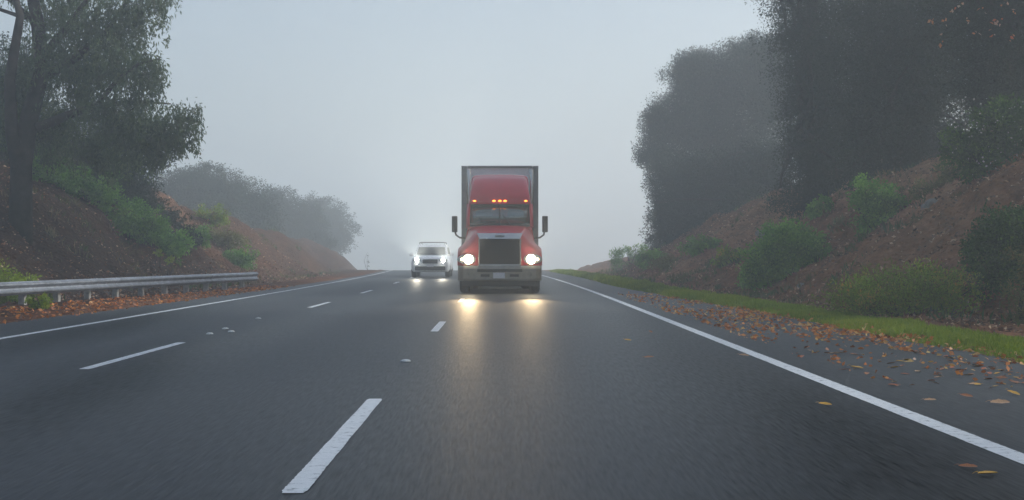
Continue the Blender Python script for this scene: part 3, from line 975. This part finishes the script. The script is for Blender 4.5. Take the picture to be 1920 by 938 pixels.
wd = array_mesh('bank_weeds', V, Q, M['tuft'], tint=np.repeat(np.clip(rng.random(len(tx))[w_] + rng.normal(0, .1, len(w_)), 0, 1), 4))
tag(wd, 'sparse low weeds and dry tufts growing over the earth banks', 'weeds', kind='stuff')

# ------------------------------------------------------------------ fallen leaves
# leaf litter on the slopes: one uncountable mass
n = 75000
ly = 16 + 60 * rng.random(n) ** 1.3
sideR = rng.random(n) < .62
lx = np.where(sideR, toe_r(ly) - 1.6 + 8.5 * rng.random(n) ** .9, toe_l(ly) + .9 - 7.5 * rng.random(n))
p = np.stack([lx, ly, height(lx, ly) + .01], 1)
ax = rng.normal(size=(n, 3)) * np.array([1, 1, .45])
V, Q = leaf_quads(p, ax, .085 * rng.uniform(.3, 1.5, n), .6, rng)
lit = array_mesh('leaf_litter', V, Q, M['litter'], tint=np.repeat(rng.random(n) ** 1.6, 4))
tag(lit, 'brown leaf litter covering the earth banks', 'leaf litter', kind='stuff')


def leaf_mesh(name, mat, seed):
    r = np.random.default_rng(seed)
    mb = MB()
    L_, w = 1.0, r.uniform(.42, .6)
    rows = 7
    curl, tw = r.uniform(.15, .4), r.uniform(-.2, .2)
    loops = []
    for i in range(rows):
        t = i / (rows - 1)
        hw = w * .5 * (math.sin(math.pi * min(1, t * .92 + .05)) ** .7) * (1 + .14 * math.sin(t * 17 + seed))
        yv = (t - .5) * L_
        z0 = .04 + .3 * curl * (t - .5) ** 2
        loops.append([(-hw, yv, z0 + hw * (.28 + tw * .6)), (-hw * .5, yv, z0 + hw * .1), (0, yv, z0 - .02), (hw * .5, yv, z0 + hw * .1), (hw, yv, z0 + hw * (.28 - tw * .6))])
    mb.loft(loops, cap=False, closed=False)
    mb.tube([(0, .5 * L_, .16), (.03, .62 * L_, .13), (.05, .75 * L_, .04)], [.018, .014, .01], 5)
    o = mb.build(name, mat, smooth=True)
    return o


proto = {k: leaf_mesh('fallen_leaf', M[k], 300 + i) for i, k in enumerate(['leaf_brown', 'leaf_tan', 'leaf_gold', 'leaf_rust'])}
used = set()


def put_leaf(kind, x, y, size, rz, label, group, tilt=(0, 0)):
    if kind not in used:
        o = proto[kind]
        used.add(kind)
    else:
        o = proto[kind].copy()
        link(o)
    o.location = (x, y, .004 if x < grass_in(y) + .1 else float(height(x, y)) + .02)
    o.scale = (size, size, size)
    o.rotation_euler = (tilt[0], tilt[1], rz)
    return tag(o, label, 'leaf', group)


single = [(1547, 762, 'leaf_gold', .085, 'curled gold and brown leaf alone on the asphalt just left of the white edge line', 1.3),
          (1852, 892, 'leaf_gold', .095, 'golden leaf in the bottom right corner, nearest of the fallen leaves', 1.7),
          (1815, 879, 'leaf_brown', .085, 'reddish brown leaf lying beside the nearest golden leaf', 1.4),
          (1217, 672, 'leaf_brown', .10, 'dark brown leaf on the asphalt in the middle of the right lane', 1.9),
          (1177, 640, 'leaf_gold', .085, 'small orange leaf in the right lane, farther off than the dark brown one', 1.2),
          (1606, 692, 'leaf_gold', .12, 'orange leaf on the shoulder just right of the white edge line', .9),
          (1744, 753, 'leaf_tan', .085, 'single pale leaf alone on the shoulder asphalt', 1.6),
          (1875, 760, 'leaf_tan', .13, 'long tan leaf flat on the shoulder near the right edge', 1.57),
          (1812, 746, 'leaf_brown', .085, 'brown leaf between the single pale leaf and the drift', 1.1),
          (1900, 741, 'leaf_gold', .10, 'yellow leaf at the lower edge of the drift by the right edge', .6),
          (1395, 669, 'leaf_tan', .10, 'pale leaf lying against the inner side of the white edge line', 1.2),
          (1220, 624, 'leaf_brown', .07, 'tiny dark leaf in the right lane near the truck headlight glow', .4)]
for px, py, kd, sz, lab, rz in single:
    d = F * CAMH / (py - CY)
    lf = put_leaf(kd, (px - CX) / F * d, d, sz * 1.1, rz, lab, 'single leaves on the asphalt')
    tl = .24 + .12 * math.sin(px)                       # each rests on its curled edge, tipped a little
    lf.rotation_euler = (Matrix.Rotation(tl, 3, 'X') @ Matrix.Rotation(rz, 3, 'Z')).to_euler()
    lf.location.z = .004 + .30 * sz * math.sin(tl)

# the drift along the shoulder: nearest 285 leaves are things, the rest one mass
rng = np.random.default_rng(210)
cand = []
while len(cand) < 3300:
    d = 11 + 27 * rng.random() ** 1.25
    gi = float(grass_in(d))
    t = rng.random() ** 1.9
    x = gi + .25 - t * (gi + .15 - 3.15)
    dens = .25 + 1.5 * (vnoise(np.array([x * 1.6]), np.array([d * .55]))[0] + .4)
    if d < 17 and x < gi - .7:
        dens *= .25
    if d > 27:
        dens *= .5
    if rng.random() > dens:
        continue
    cand.append((x, d, rng.uniform(.045, .1)))
cand.sort(key=lambda c: -c[2] / c[1])
kinds = ['leaf_brown', 'leaf_tan', 'leaf_rust', 'leaf_brown', 'leaf_gold', 'leaf_rust', 'leaf_tan']
drift_lab = {'leaf_brown': 'brown fallen leaf in the drift along the right shoulder', 'leaf_tan': 'pale tan fallen leaf in the drift along the right shoulder',
             'leaf_rust': 'rust red fallen leaf in the drift along the right shoulder', 'leaf_gold': 'golden fallen leaf in the drift along the right shoulder'}
for x, d, s in cand[:285]:
    kd = kinds[rng.integers(0, 7)]
    put_leaf(kd, x, d, s * rng.uniform(.8, 1.15), rng.uniform(0, 6.28), drift_lab[kd], 'fallen leaves in the shoulder drift', (rng.normal() * .1, rng.normal() * .1))
rest = np.array(cand[285:])
p = np.stack([rest[:, 0], rest[:, 1], np.maximum(.012, height(rest[:, 0], rest[:, 1]) + .02)], 1)
ax = rng.normal(size=p.shape) * np.array([1, 1, .3])
V, Q = leaf_quads(p, ax, rest[:, 2], .6, rng)
# the strip of litter in front of the guardrail
n = 2300
ly = 15 + 32 * rng.random(n)
w0 = road_l(ly) + .25
w1 = np.interp(ly, [15, 28, 44, 48], [-11.5, -10.1, -8.3, -8.3])
lx = w0 + (w1 - w0) * rng.random(n) ** .8
p2 = np.stack([lx, ly, np.maximum(.008, height(lx, ly) + .015)], 1)
V2, Q2 = leaf_quads(p2, rng.normal(size=p2.shape) * np.array([1, 1, .35]), rng.uniform(.06, .11, n), .6, rng)
dr = array_mesh('leaf_drift', np.concatenate([V, V2]), np.concatenate([Q, Q2 + len(V)]), M['autumn'],
                tint=np.repeat(np.concatenate([rng.random(len(rest)), rng.random(n) * .8]), 4))
tag(dr, 'orange brown leaves strewn thickly along the shoulder edges', 'fallen leaves', kind='stuff')

# ------------------------------------------------------------------ guardrail
R0, R1 = Vector((-12.3, 16.5, 0)), Vector((-8.05, 44.0, 0))
root = empty('guardrail', R1)
dirv = (R1 - R0).normalized()
nrm = Vector((dirv.y, -dirv.x, 0))          # towards the road
LEN = (R1 - R0).length
prof = [(0.0, .52), (.012, .505), (.055, .475), (.06, .445), (.015, .405), (.0, .375), (.015, .345), (.06, .305), (.055, .275), (.012, .245), (.0, .23)]
rail = MB()
loops = []
for i in range(29):
    c = R0 + dirv * LEN * i / 28 - R1
    dz = .03 * i / 28
    outer = [c + nrm * a + Vector((0, 0, z + dz)) for a, z in prof]
    inner = [c + nrm * (a - .006) + Vector((0, 0, z + dz)) for a, z in reversed(prof)]
    loops.append(outer + inner)
rail.loft(loops)
rail.build('rail_beam', M['steel'], root)
k = 0
s = LEN - 1.0
while s > 0:
    c = R0 + dirv * s - R1
    pz = gz(c.x + R1.x, c.y + R1.y)
    pm = MB()
    a = c - nrm * .16
    pm.loft([[a + nrm * (sx * .07) + dirv * (sy * .06) + Vector((0, 0, z)) for sx, sy in ((-1, -1), (1, -1), (1, 1), (-1, 1))] for z in (pz - .3, .48)])
    ob = pm.build('post', M['post'], root, bevel=.008)
    bm_ = MB()
    a = c - nrm * .045
    bm_.loft([[a + nrm * (sx * .043) + dirv * (sy * .05) + Vector((0, 0, z)) for sx, sy in ((-1, -1), (1, -1), (1, 1), (-1, 1))] for z in (.27, .47)])
    bm_.build('block', M['post'], ob)
    s -= 1.55
# splice plates with bolts, and the rounded end piece
for s in (LEN - 4.0, LEN - 11.6, LEN - 19.2):
    c = R0 + dirv * s - R1
    dz = .03 * s / LEN
    sp = MB()
    loops = []
    for t in (-.16, .16):
        cc = c + dirv * t
        loops.append([cc + nrm * (a + .007) + Vector((0, 0, z + dz)) for a, z in prof] + [cc + nrm * (a + .002) + Vector((0, 0, z + dz)) for a, z in reversed(prof)])
    sp.loft(loops)
    sp.build('splice_plate', M['steel'], root)
te = MB()
loops = []
for a in range(0, 181, 15):
    r = .11
    c = Vector((0, 0, .03)) + dirv * (r * math.sin(math.radians(a))) + nrm * (-r + r * math.cos(math.radians(a)))
    loops.append([c + Vector((0, 0, .525)), c + Vector((0, 0, .225)), c + nrm * .006 + dirv * .006 + Vector((0, 0, .225)), c + nrm * .006 + dirv * .006 + Vector((0, 0, .525))])
te.loft(loops)
te.build('end_terminal', M['steel'], root)
tag(root, 'long galvanised steel guardrail on short posts along the left shoulder', 'guardrail')


# ------------------------------------------------------------------ truck
def mirror(h):
    """half outline (x >= 0, top centre first) to a full closed loop"""
    return h + [(-x, y, z) for x, y, z in reversed(h) if x > 1e-6]


def wheel(parent, x, y, r, w, hub=True, dual=False):
    side = 1 if x > 0 else -1
    t = MB()
    t.lathe_x((x, y, r), [(-w / 2, r * .6), (-w / 2, r * .86), (-w * .42, r * .95), (-w * .3, r), (-w * .12, r), (-w * .1, r * .975), (w * -.06, r * .975), (-w * .04, r), (w * .04, r), (w * .06, r * .975), (w * .1, r * .975), (w * .12, r), (w * .3, r), (w * .42, r * .95), (w / 2, r * .86), (w / 2, r * .6)], 32)
    o = t.build('wheel', M['rubber'], parent, smooth=True)
    h_ = MB()
    xo = x + side * w * .25
    h_.lathe_x((xo, y, r), [(-side * .02, .02), (-side * .02, r * .59), (side * .07, r * .59), (side * .07, r * .5), (side * .02, r * .42), (side * .03, r * .2), (side * .09, r * .18), (side * .1, .02)], 24)
    h_.build('rim', M['chrome'], o, smooth=False)
    return o


def add_spot(name, parent, loc, power, col, size=75, r=.07, aim=(0, -1, -0.035)):
    l = bpy.data.lights.new(name, 'SPOT')
    l.energy = power
    l.color = col
    l.spot_size = math.radians(size)
    l.spot_blend = .5
    l.shadow_soft_size = r
    o = bpy.data.objects.new(name, l)
    link(o, parent)
    o.location = loc
    o.rotation_euler = Vector(aim).to_track_quat('-Z', 'Y').to_euler()
    return o


def truck():
    t = empty('semi_truck', (-0.03, 38.4, 0))
    # hood and fenders
    secs = [(.20, [(0, 1.77), (.36, 1.765), (.60, 1.74), (.67, 1.64), (.80, 1.44), (1.0, 1.27), (1.13, 1.14), (1.18, .98), (1.18, .80)]),
            (.32, [(0, 1.80), (.38, 1.795), (.64, 1.77), (.72, 1.67), (.86, 1.48), (1.06, 1.33), (1.19, 1.2), (1.23, 1.0), (1.23, .80)]),
            (.8, [(0, 1.87), (.4, 1.865), (.69, 1.84), (.79, 1.74), (.92, 1.55), (1.1, 1.41), (1.22, 1.3), (1.24, 1.15), (1.24, 1.02)]),
            (1.4, [(0, 1.95), (.42, 1.945), (.74, 1.91), (.86, 1.82), (.96, 1.62), (1.08, 1.44), (1.2, 1.32), (1.23, 1.16), (1.23, 1.04)]),
            (1.95, [(0, 2.02), (.45, 2.015), (.80, 1.98), (.93, 1.90), (1.0, 1.68), (1.03, 1.42), (1.1, 1.2), (1.14, 1.0), (1.14, .82)])]
    h = MB()
    h.loft([mirror([(x, y, z) for x, z in pr]) for y, pr in secs])
    h.build('hood', M['red'], t, smooth=True, bevel=.02)
    # grille and chrome surround
    g = MB()
    g.box((0, .13, 1.2), (1.14, .1, .76))
    gr = g.build('grille', M['black'], t)
    s = MB()
    for i in range(23):
        s.box((-.54 + i * 1.08 / 22, .07, 1.2), (.014, .03, .74))
    for i in range(13):
        s.box((0, .072, .85 + i * .70 / 12), (1.12, .02, .016))
    s.build('grille_bars', M['grille'], gr)
    c = MB()
    c.loft([[(-.665, .15 + o_, 1.745), (.665, .15 + o_, 1.745), (.59, .02 + o_, 1.575), (-.59, .02 + o_, 1.575)] for o_ in (0, .12)])
    c.box((-.595, .09, 1.19), (.045, .14, .78))
    c.box((.595, .09, 1.19), (.045, .14, .78))
    c.box((0, .085, .815), (1.235, .13, .05))
    sr = c.build('grille_surround', M['chrome'], t, bevel=.018)
    e = MB()
    e.loft([[(.14 * math.cos(a), y + .023 * math.sin(a), 1.655 + .03 * math.sin(a)) for a in [2 * math.pi * k / 24 for k in range(24)]] for y in (.07, .1)])
    e.build('emblem', M['trailer_grey'], sr)
    # bumper with wrapped ends
    b = MB()
    lo = []
    for x, y in [(-1.22, .62), (-1.215, .3), (-1.17, .14), (-1.05, .05), (-.6, .0), (0, -.02), (.6, 0), (1.05, .05), (1.17, .14), (1.215, .3), (1.22, .62)]:
        lo.append((x, y))
    b.loft([[(x, y + o, z) for o, z in ((.03, .36), (.0, .42), (0, .72), (.035, .80), (.12, .80), (.12, .36))] for x, y in lo])
    bp = b.build('bumper', M['bumper'], t, smooth=False, bevel=.015)
    k = MB()
    k.box((-.1 * 0, -.012, .665), (1.3, .05, .085))
    k.build('bumper_vent', M['black'], bp, bevel=.01)
    for sx in (-1, 1):
        k = MB()
        k.box((sx * .42, -.008, .52), (.26, .05, .075))
        k.build('bumper_vent', M['black'], bp, bevel=.01)
    pl = MB()
    pl.box((-.02, -.045, .52), (.34, .012, .165))
    pl.build('licence_plate', M['plate'], bp, bevel=.004)
    for sx in (-1, 1):
        k = MB()
        k.lathe_y((sx * .86, -.0, .55), [(.03, .07), (-.0, .07), (-.01, .05), (-.012, .005)], 18)
        k.build('fog_lamp', M['lens'], bp)
    v = MB()
    v.box((0, .2, .29), (2.2, .12, .16))
    v.build('valance', M['black'], t, bevel=.02)
    v = MB()
    v.tube([(-.62, .18, .16), (0, .15, .15), (.62, .18, .16)], .035, 8)
    v.build('tow_bar', M['bumper'], t)
    # headlights
    for sx in (-1, 1):
        hl = MB()
        hl.loft([[(sx * (.92 + .27 * math.cos(a) * (1 + .15 * math.cos(a))), y, .985 + .15 * math.sin(a)) for a in [2 * math.pi * q_ / 24 for q_ in range(24)]] for y in (.13, .30)])
        ho = hl.build('headlight', M['chrome'], t, bevel=.012)
        lm = MB()
        lm.lathe_y((sx * .905, .10, .985), [(.05, .135), (.0, .125), (-.02, .07), (-.026, .005)], 24)
        lm.build('lamp', M['head_warm'], ho, smooth=True)
        ts = MB()
        ts.lathe_y((sx * 1.09, .11, .985), [(.04, .05), (.0, .045), (-.012, .005)], 16)
        ts.build('turn_signal', M['drl'], ho, smooth=True)
        add_spot('headlight_beam', t, (sx * .905, .03, .985), 380, (1.0, .86, .66), 15, .1, (0, -1, .14))
        add_spot('low_beam', t, (sx * .905, .02, .985), 150, (1.0, .72, .40), 20, .1, (0, -1, -.03))
    # cab: lower body, roof, pillars, glass
    cb = MB()
    half = lambda y, top, w1, w0: [(x, y, z) for x, z in [(0, top), (w1 * .6, top), (w1, top - .02), (w0, top - .55), (w0, .75), (0, .75)]]
    cb.loft([mirror(half(1.9, 1.99, .97, 1.06)), mirror(half(3.3, 2.0, .99, 1.08)), mirror(half(3.4, 2.0, 1.0, 1.1))])
    cab = cb.build('cab', M['red'], t, bevel=.03)
    for sx in (-1, 1):
        p_ = MB()
        p_.tube([(sx * .955, 1.86, 1.97), (sx * .95, 2.05, 2.3), (sx * .93, 2.3, 2.66)], [.045, .042, .045], 8)
        p_.tube([(sx * 1.0, 3.3, 1.95), (sx * .97, 3.3, 2.7)], [.06, .06], 8)
        p_.build('pillar', M['red'], cab, smooth=True)
        w_ = MB()
        w_.loft([[(sx * (.985), 1.92, 2.0), (sx * .985, 3.25, 2.0), (sx * .955, 3.25, 2.66), (sx * .945, 2.32, 2.66)], [(sx * .979, 1.92, 2.0), (sx * .979, 3.25, 2.0), (sx * .949, 3.25, 2.66), (sx * .939, 2.32, 2.66)]])
        w_.build('side_window', M['glass'], cab)
        dh = MB()
        dh.box((sx * 1.1, 3.0, 1.5), (.04, .16, .04))
        dh.build('door_handle', M['chrome'], cab, bevel=.01)
    # windscreen bowed in plan
    w_ = MB()
    lo = []
    for i in range(11):
        u_ = -1 + 2 * i / 10
        yb = 1.82 + .12 * u_ * u_
        yt = 2.2 + .1 * u_ * u_
        lo.append([(u_ * .93, yb, 2.0), (u_ * .915, yt, 2.64), (u_ * .915, yt + .008, 2.64), (u_ * .93, yb + .008, 2.0)])
    w_.loft(lo)
    ws = w_.build('windscreen', M['glass'], t, smooth=True)
    cp = MB()
    cp.tube([(0, 1.805, 1.99), (0, 2.185, 2.65)], .022, 6)
    cp.tube([(-.95, 1.93, 1.995), (-.5, 1.84, 1.995), (0, 1.81, 1.995), (.5, 1.84, 1.995), (.95, 1.93, 1.995)], .028, 6)
    cp.tube([(-.93, 2.29, 2.65), (-.5, 2.22, 2.65), (0, 2.19, 2.65), (.5, 2.22, 2.65), (.93, 2.29, 2.65)], .025, 6)
    cp.build('windscreen_frame', M['black'], ws)
    for pts in ([(.33, 1.81, 2.03), (.2, 1.95, 2.2), (.08, 2.03, 2.34)], [(-.66, 1.84, 2.03), (-.4, 1.83, 2.06), (-.12, 1.82, 2.08)]):
        wp = MB()
        wp.tube(pts, .016, 6)
        wp.build('wiper', M['black'], ws)
    # what is behind the glass
    it = MB()
    it.box((0, 2.05, 2.02), (1.8, .3, .06))
    it.build('dashboard', M['interior'], cab, bevel=.02)
    for sx in (-1, 1):
        sb = MB()
        sb.box((sx * .5, 2.9, 2.2), (.5, .14, .6))
        sb.build('seat_back', M['interior'], cab, bevel=.05)
    sw = MB()
    sw.tube([(.45 + .2 * math.cos(a), 2.32 + .06 * math.sin(a), 2.1 + .17 * math.sin(a)) for a in [2 * math.pi * q_ / 20 for q_ in range(21)]], .016, 6)
    sw.build('steering_wheel', M['black'], cab)
    # sleeper and roof fairing
    sl = MB()
    secs = [(2.16, 2.655, 2.80, .945), (2.24, 2.655, 2.95, .955), (2.5, 2.655, 3.2, .96), (2.9, 2.655, 3.43, .96), (3.28, 2.655, 3.57, .96)]
    def ring(y, z0, z1, w):
        r = min(.18, (z1 - z0) * .5)
        wt = w - .10 * (z1 - 2.6)
        pts = [(0, y, z1 + .02), (wt * .5, y, z1 + .015), (wt - r, y, z1), (wt - r * .4, y, z1 - r * .12), (wt - r * .1, y, z1 - r * .45), (wt, y, z1 - r), (w, y, z0 + .02), (w - .02, y, z0), (0, y, z0)]
        return mirror(pts)
    sl.loft([ring(*s_) for s_ in secs])
    rf = sl.build('roof_fairing', M['red'], t, smooth=True, bevel=.015)
    sb = MB()
    sb.loft([ring(3.3, .8, 3.575, .99), ring(3.8, .8, 3.64, 1.0), ring(5.0, .8, 3.66, 1.0)])
    sb.build('sleeper', M['red'], t, smooth=False, bevel=.02)
    for x in (-.77, -.18, -.0, .16, .79):
        y = 2.17 + (.01 if abs(x) < .5 else .025)
        ml = MB()
        ml.loft([[(x + .055 * s_ * math.cos(a), y - o_, 2.755 + .03 * s_ * math.sin(a)) for a in [2 * math.pi * q_ / 14 for q_ in range(14)]] for o_, s_ in ((-.02, 1), (.03, 1), (.055, .6))])
        ml.build('marker_light', M['amber'], rf, smooth=True)
    # mirrors on arms
    for sx in (-1, 1):
        mm = MB()
        mm.loft([[(sx * (1.37 + .085 * a), 2.02 + .07 * b_, z) for a, b_ in ((-1, -.6), (-.6, -1), (.6, -1), (1, -.6), (1, 1), (-1, 1))] for z in (1.80, 1.84, 2.25, 2.29)])
        mo = mm.build('mirror', M['black'], t, bevel=.02)
        ar = MB()
        ar.tube([(sx * 1.36, 2.04, 1.84), (sx * 1.33, 2.04, 1.72), (sx * 1.22, 2.06, 1.64), (sx * 1.05, 2.1, 1.62)], .028, 8)
        ar.build('mirror_arm', M['black'], mo)
        # stack and step tank
        ex = MB()
        ex.tube([(sx * 1.02, 5.15, .9), (sx * 1.02, 5.15, 3.75), (sx * 1.02, 5.25, 3.9)], .07, 12)
        ex.build('exhaust_stack', M['chrome'], t, smooth=True)
        tk = MB()
        tk.tube([(sx * .95, 2.5, .62), (sx * .95, 4.1, .62)], .3, 20)
        tk.build('fuel_tank', M['chrome'], t, smooth=True, bevel=.02)
        wheel(t, sx * 1.03, 1.15, .5, .3)
        for y in (5.4, 6.7):
            wheel(t, sx * .93, y, .5, .5)
    an = MB()
    an.tube([(1.02, 2.6, 2.62), (1.05, 2.62, 3.3)], .01, 5)
    an.build('antenna', M['black'], t)
    ch = MB()
    ch.box((-.42, 3.9, .72), (.1, 6.6, .26))
    ch.box((.42, 3.9, .72), (.1, 6.6, .26))
    ch.box((0, 1.15, .5), (1.7, .14, .12))
    ch.box((0, 5.4, .5), (1.5, .16, .16))
    ch.box((0, 6.7, .5), (1.5, .16, .16))
    ch.build('chassis', M['dark_metal'], t)
    # trailer
    y0, y1, W, z0, z1 = 6.05, 19.6, 1.275, 1.15, 4.08
    tb = MB()
    tb.box((0, (y0 + y1) / 2, (z0 + z1) / 2), (2 * W - .02, y1 - y0 - .02, z1 - z0 - .02))
    tro = tb.build('trailer', M['trailer_white'], t)
    fr = MB()
    for sx in (-1, 1):
        fr.box((sx * (W - .09), y0 - .01, (z0 + z1) / 2), (.19, .06, z1 - z0))
        fr.box((sx * (W - .004), (y0 + y1) / 2, z1 - .06), (.03, y1 - y0, .13))
        fr.box((sx * (W - .004), (y0 + y1) / 2, z0 + .08), (.03, y1 - y0, .17))
    fr.box((0, y0 - .012, z1 - .03), (2 * W - .39, .058, .07))
    fr.box((0, y0 - .012, z0 + .1), (2 * W - .39, .058, .2))
    fr.build('corner_frame', M['trailer_grey'], tro, bevel=.02)
    rv = MB()
    for i in range(1, 6):
        rv.box((-W + .18 + i * (2 * W - .36) / 6, y0 + .005, (z0 + z1) / 2), (.02, .02, z1 - z0 - .3))
    rv.build('panel_seam', M['trailer_white'], tro)
    lg = MB()
    for sx in (-1, 1):
        lg.box((sx * .8, 8.9, .75), (.12, .12, .9))
    lg.build('landing_leg', M['dark_metal'], tro)
    for sx in (-1, 1):
        sk = MB()
        sk.box((sx * 1.18, 12.5, .78), (.03, 6.2, .72))
        sk.build('side_skirt', M['trailer_white'], tro)
        for y in (16.8, 18.1):
            wo = wheel(t, sx * .98, y, .5, .5)
    bg = MB()
    bg.box((0, 17.45, .98), (1.9, 2.9, .3))
    bg.build('bogie', M['dark_metal'], tro)
    tag(t, 'red long-nose semi truck with lit headlights pulling a white box trailer towards the camera', 'truck')


truck()


# ------------------------------------------------------------------ white car behind the truck
def suv():
    t = empty('white_suv', (-3.5, 66.0, 0))
    b = MB()
    secs = [(0.0, [(0, .92), (.55, .91), (.78, .86), (.86, .70), (.86, .40), (.80, .30)]),
            (.12, [(0, 1.02), (.6, 1.0), (.84, .94), (.93, .75), (.93, .40), (.86, .28)]),
            (.5, [(0, 1.09), (.62, 1.07), (.88, 1.0), (.96, .80), (.96, .42), (.88, .27)]),
            (1.3, [(0, 1.13), (.64, 1.12), (.91, 1.04), (.97, .82), (.97, .42), (.88, .27)]),
            (4.4, [(0, 1.14), (.64, 1.13), (.92, 1.05), (.97, .82), (.97, .42), (.88, .27)]),
            (4.7, [(0, 1.1), (.62, 1.09), (.86, 1.0), (.92, .80), (.92, .45), (.84, .30)])]
    b.loft([mirror([(x, y, z) for x, z in pr] + [(0, y, pr[-1][1])]) for y, pr in secs])
    body = b.build('body', M['white_paint'], t, smooth=True, bevel=.02)
    gh = MB()
    gh.loft([mirror([(0, ya, 1.10), (.78, ya, 1.10), (.82, ya, 1.06), (0, ya, 1.06)]) if False else [(-w, y, z) for w, y, z in ()] for ya in ()] or
            [[(-.84, 1.25, 1.09), (.84, 1.25, 1.09), (.84, 4.5, 1.09), (-.84, 4.5, 1.09)],
             [(-.76, 1.75, 1.50), (.76, 1.75, 1.50), (.78, 4.4, 1.5), (-.78, 4.4, 1.5)],
             [(-.70, 2.05, 1.66), (.70, 2.05, 1.66), (.72, 4.3, 1.66), (-.72, 4.3, 1.66)]])
    gh.build('cabin', M['white_paint'], t, bevel=.04)
    w_ = MB()
    w_.loft([[(-.72, 1.292, 1.15), (.72, 1.292, 1.15), (.66, 1.735, 1.51), (-.66, 1.735, 1.51)], [(-.72, 1.262, 1.16), (.72, 1.262, 1.16), (.66, 1.705, 1.52), (-.66, 1.705, 1.52)]])
    w_.build('windscreen', M['interior'], t, bevel=.004)
    for sx in (-1, 1):
        w_ = MB()
        w_.loft([[(sx * (.835 + o_), 1.6, 1.16), (sx * (.835 + o_), 4.2, 1.16), (sx * (.772 + o_), 4.1, 1.5), (sx * (.765 + o_), 1.95, 1.5)] for o_ in (-.02, .008)])
        w_.build('side_window', M['interior'], t)
        rr = MB()
        rr.tube([(sx * .64, 2.1, 1.67), (sx * .64, 2.25, 1.76), (sx * .64, 4.0, 1.76), (sx * .64, 4.15, 1.67)], .022, 6)
        rr.build('roof_rail', M['black'], t)
        mi = MB()
        mi.box((sx * 1.03, 1.6, 1.14), (.2, .1, .14))
        mi.build('mirror', M['white_paint'], t, bevel=.03)
        hl = MB()
        hl.loft([[(sx * (.66 + .19 * math.cos(a)), y, .86 + .085 * math.sin(a)) for a in [2 * math.pi * k / 20 for k in range(20)]] for y in (-.02, .14)])
        ho = hl.build('headlight', M['chrome'], t, bevel=.01)
        lm = MB()
        lm.lathe_y((sx * .65, -.04, .86), [(.05, .09), (.0, .08), (-.015, .04), (-.02, .004)], 20)
        lm.build('lamp', M['head_cool'], ho, smooth=True)
        fl = MB()
        fl.lathe_y((sx * .66, -.02, .48), [(.05, .06), (0, .055), (-.01, .004)], 16)
        fl.build('fog_lamp', M['drl'], t)
        add_spot('headlight_beam', t, (sx * .65, -.1, .86), 2300, (1.0, .97, .86), 13, .1, (.06, -1, .125))
        add_spot('low_beam', t, (sx * .65, -.11, .86), 70, (1.0, .9, .7), 20, .1, (0, -1, -.03))
        for y in (.95, 3.8):
            wheel(t, sx * .84, y, .37, .25)
    g = MB()
    g.box((0, .0, .80), (.74, .06, .20))
    g.build('grille', M['black'], t, bevel=.02)
    lb = MB()
    lb.box((0, -.01, .46), (1.5, .1, .2))
    lb.build('lower_bumper', M['black'], t, bevel=.03)
    pl = MB()
    pl.box((0, -.07, .6), (.34, .012, .13))
    pl.build('licence_plate', M['plate'], t)
    rb = MB()
    rb.box((0, 2.35, 1.765), (1.24, .08, .04))
    rb.box((0, 3.6, 1.765), (1.24, .08, .04))
    rb.build('roof_rack', M['black'], t, bevel=.01)
    tag(t, 'white car with roof rack and bright headlights half hidden in fog behind the truck', 'car')


suv()

# ------------------------------------------------------------------ fog, sky, sun
hz = MB()
hz.box((0, 415, 8), (640, 1000, 74))
haze = hz.build('haze', bpy.data.materials.new('fog'))
tag(haze, 'even grey fog filling the whole road cutting', 'fog', kind='stuff')
m = haze.data.materials[0]
m.use_nodes = True
nt = m.node_tree
nt.nodes.clear()
out = N(nt, 'ShaderNodeOutputMaterial')
pv = N(nt, 'ShaderNodeVolumePrincipled')
pv.inputs['Color'].default_value = (0.93, 0.985, 1.0, 1)
pv.inputs['Density'].default_value = 0.0058
pv.inputs['Anisotropy'].default_value = 0.45
L(nt, pv.outputs[0], out.inputs['Volume'])

w = bpy.data.worlds.new('World')
S.world = w
w.use_nodes = True
nt = w.node_tree
bg = nt.nodes['Background']
sky = N(nt, 'ShaderNodeTexSky', sky_type='NISHITA')
sky.sun_disc = False
EL, AZ = math.radians(28), math.radians(75)
sky.sun_elevation = EL
sky.sun_rotation = AZ
sky.air_density = 1.0
sky.dust_density = 2.5
sky.ozone_density = 1.0
L(nt, sky.outputs[0], bg.inputs['Color'])
bg.inputs['Strength'].default_value = 0.057

sl = bpy.data.lights.new('sun', 'SUN')
sl.energy = 1.5
sl.angle = math.radians(14)
sl.color = (0.94, 0.985, 0.985)
so = bpy.data.objects.new('sun', sl)
link(so)
sd = Vector((math.sin(AZ) * math.cos(EL), math.cos(AZ) * math.cos(EL), math.sin(EL)))
so.rotation_euler = (-sd).to_track_quat('-Z', 'Y').to_euler()
so.location = (0, 0, 60)

# ------------------------------------------------------------------ camera and render settings
cam = bpy.data.cameras.new('camera')
co = bpy.data.objects.new('camera', cam)
link(co)
co.location = (0, 0, CAMH)
co.rotation_euler = (math.radians(90), 0, 0)
cam.sensor_width = 36
cam.lens = 36 * F / 1920
cam.shift_x = (960 - CX) / 1920
cam.shift_y = (CY - 469) / 1920
cam.clip_end = 2000
S.camera = co
S.view_settings.view_transform = 'Standard'
S.view_settings.look = 'None'
S.view_settings.gamma = 1
S.view_settings.exposure = 1.55
S.cycles.volume_bounces = 6
S.cycles.max_bounces = 10
S.cycles.transparent_max_bounces = 8
S.cycles.sample_clamp_indirect = 6
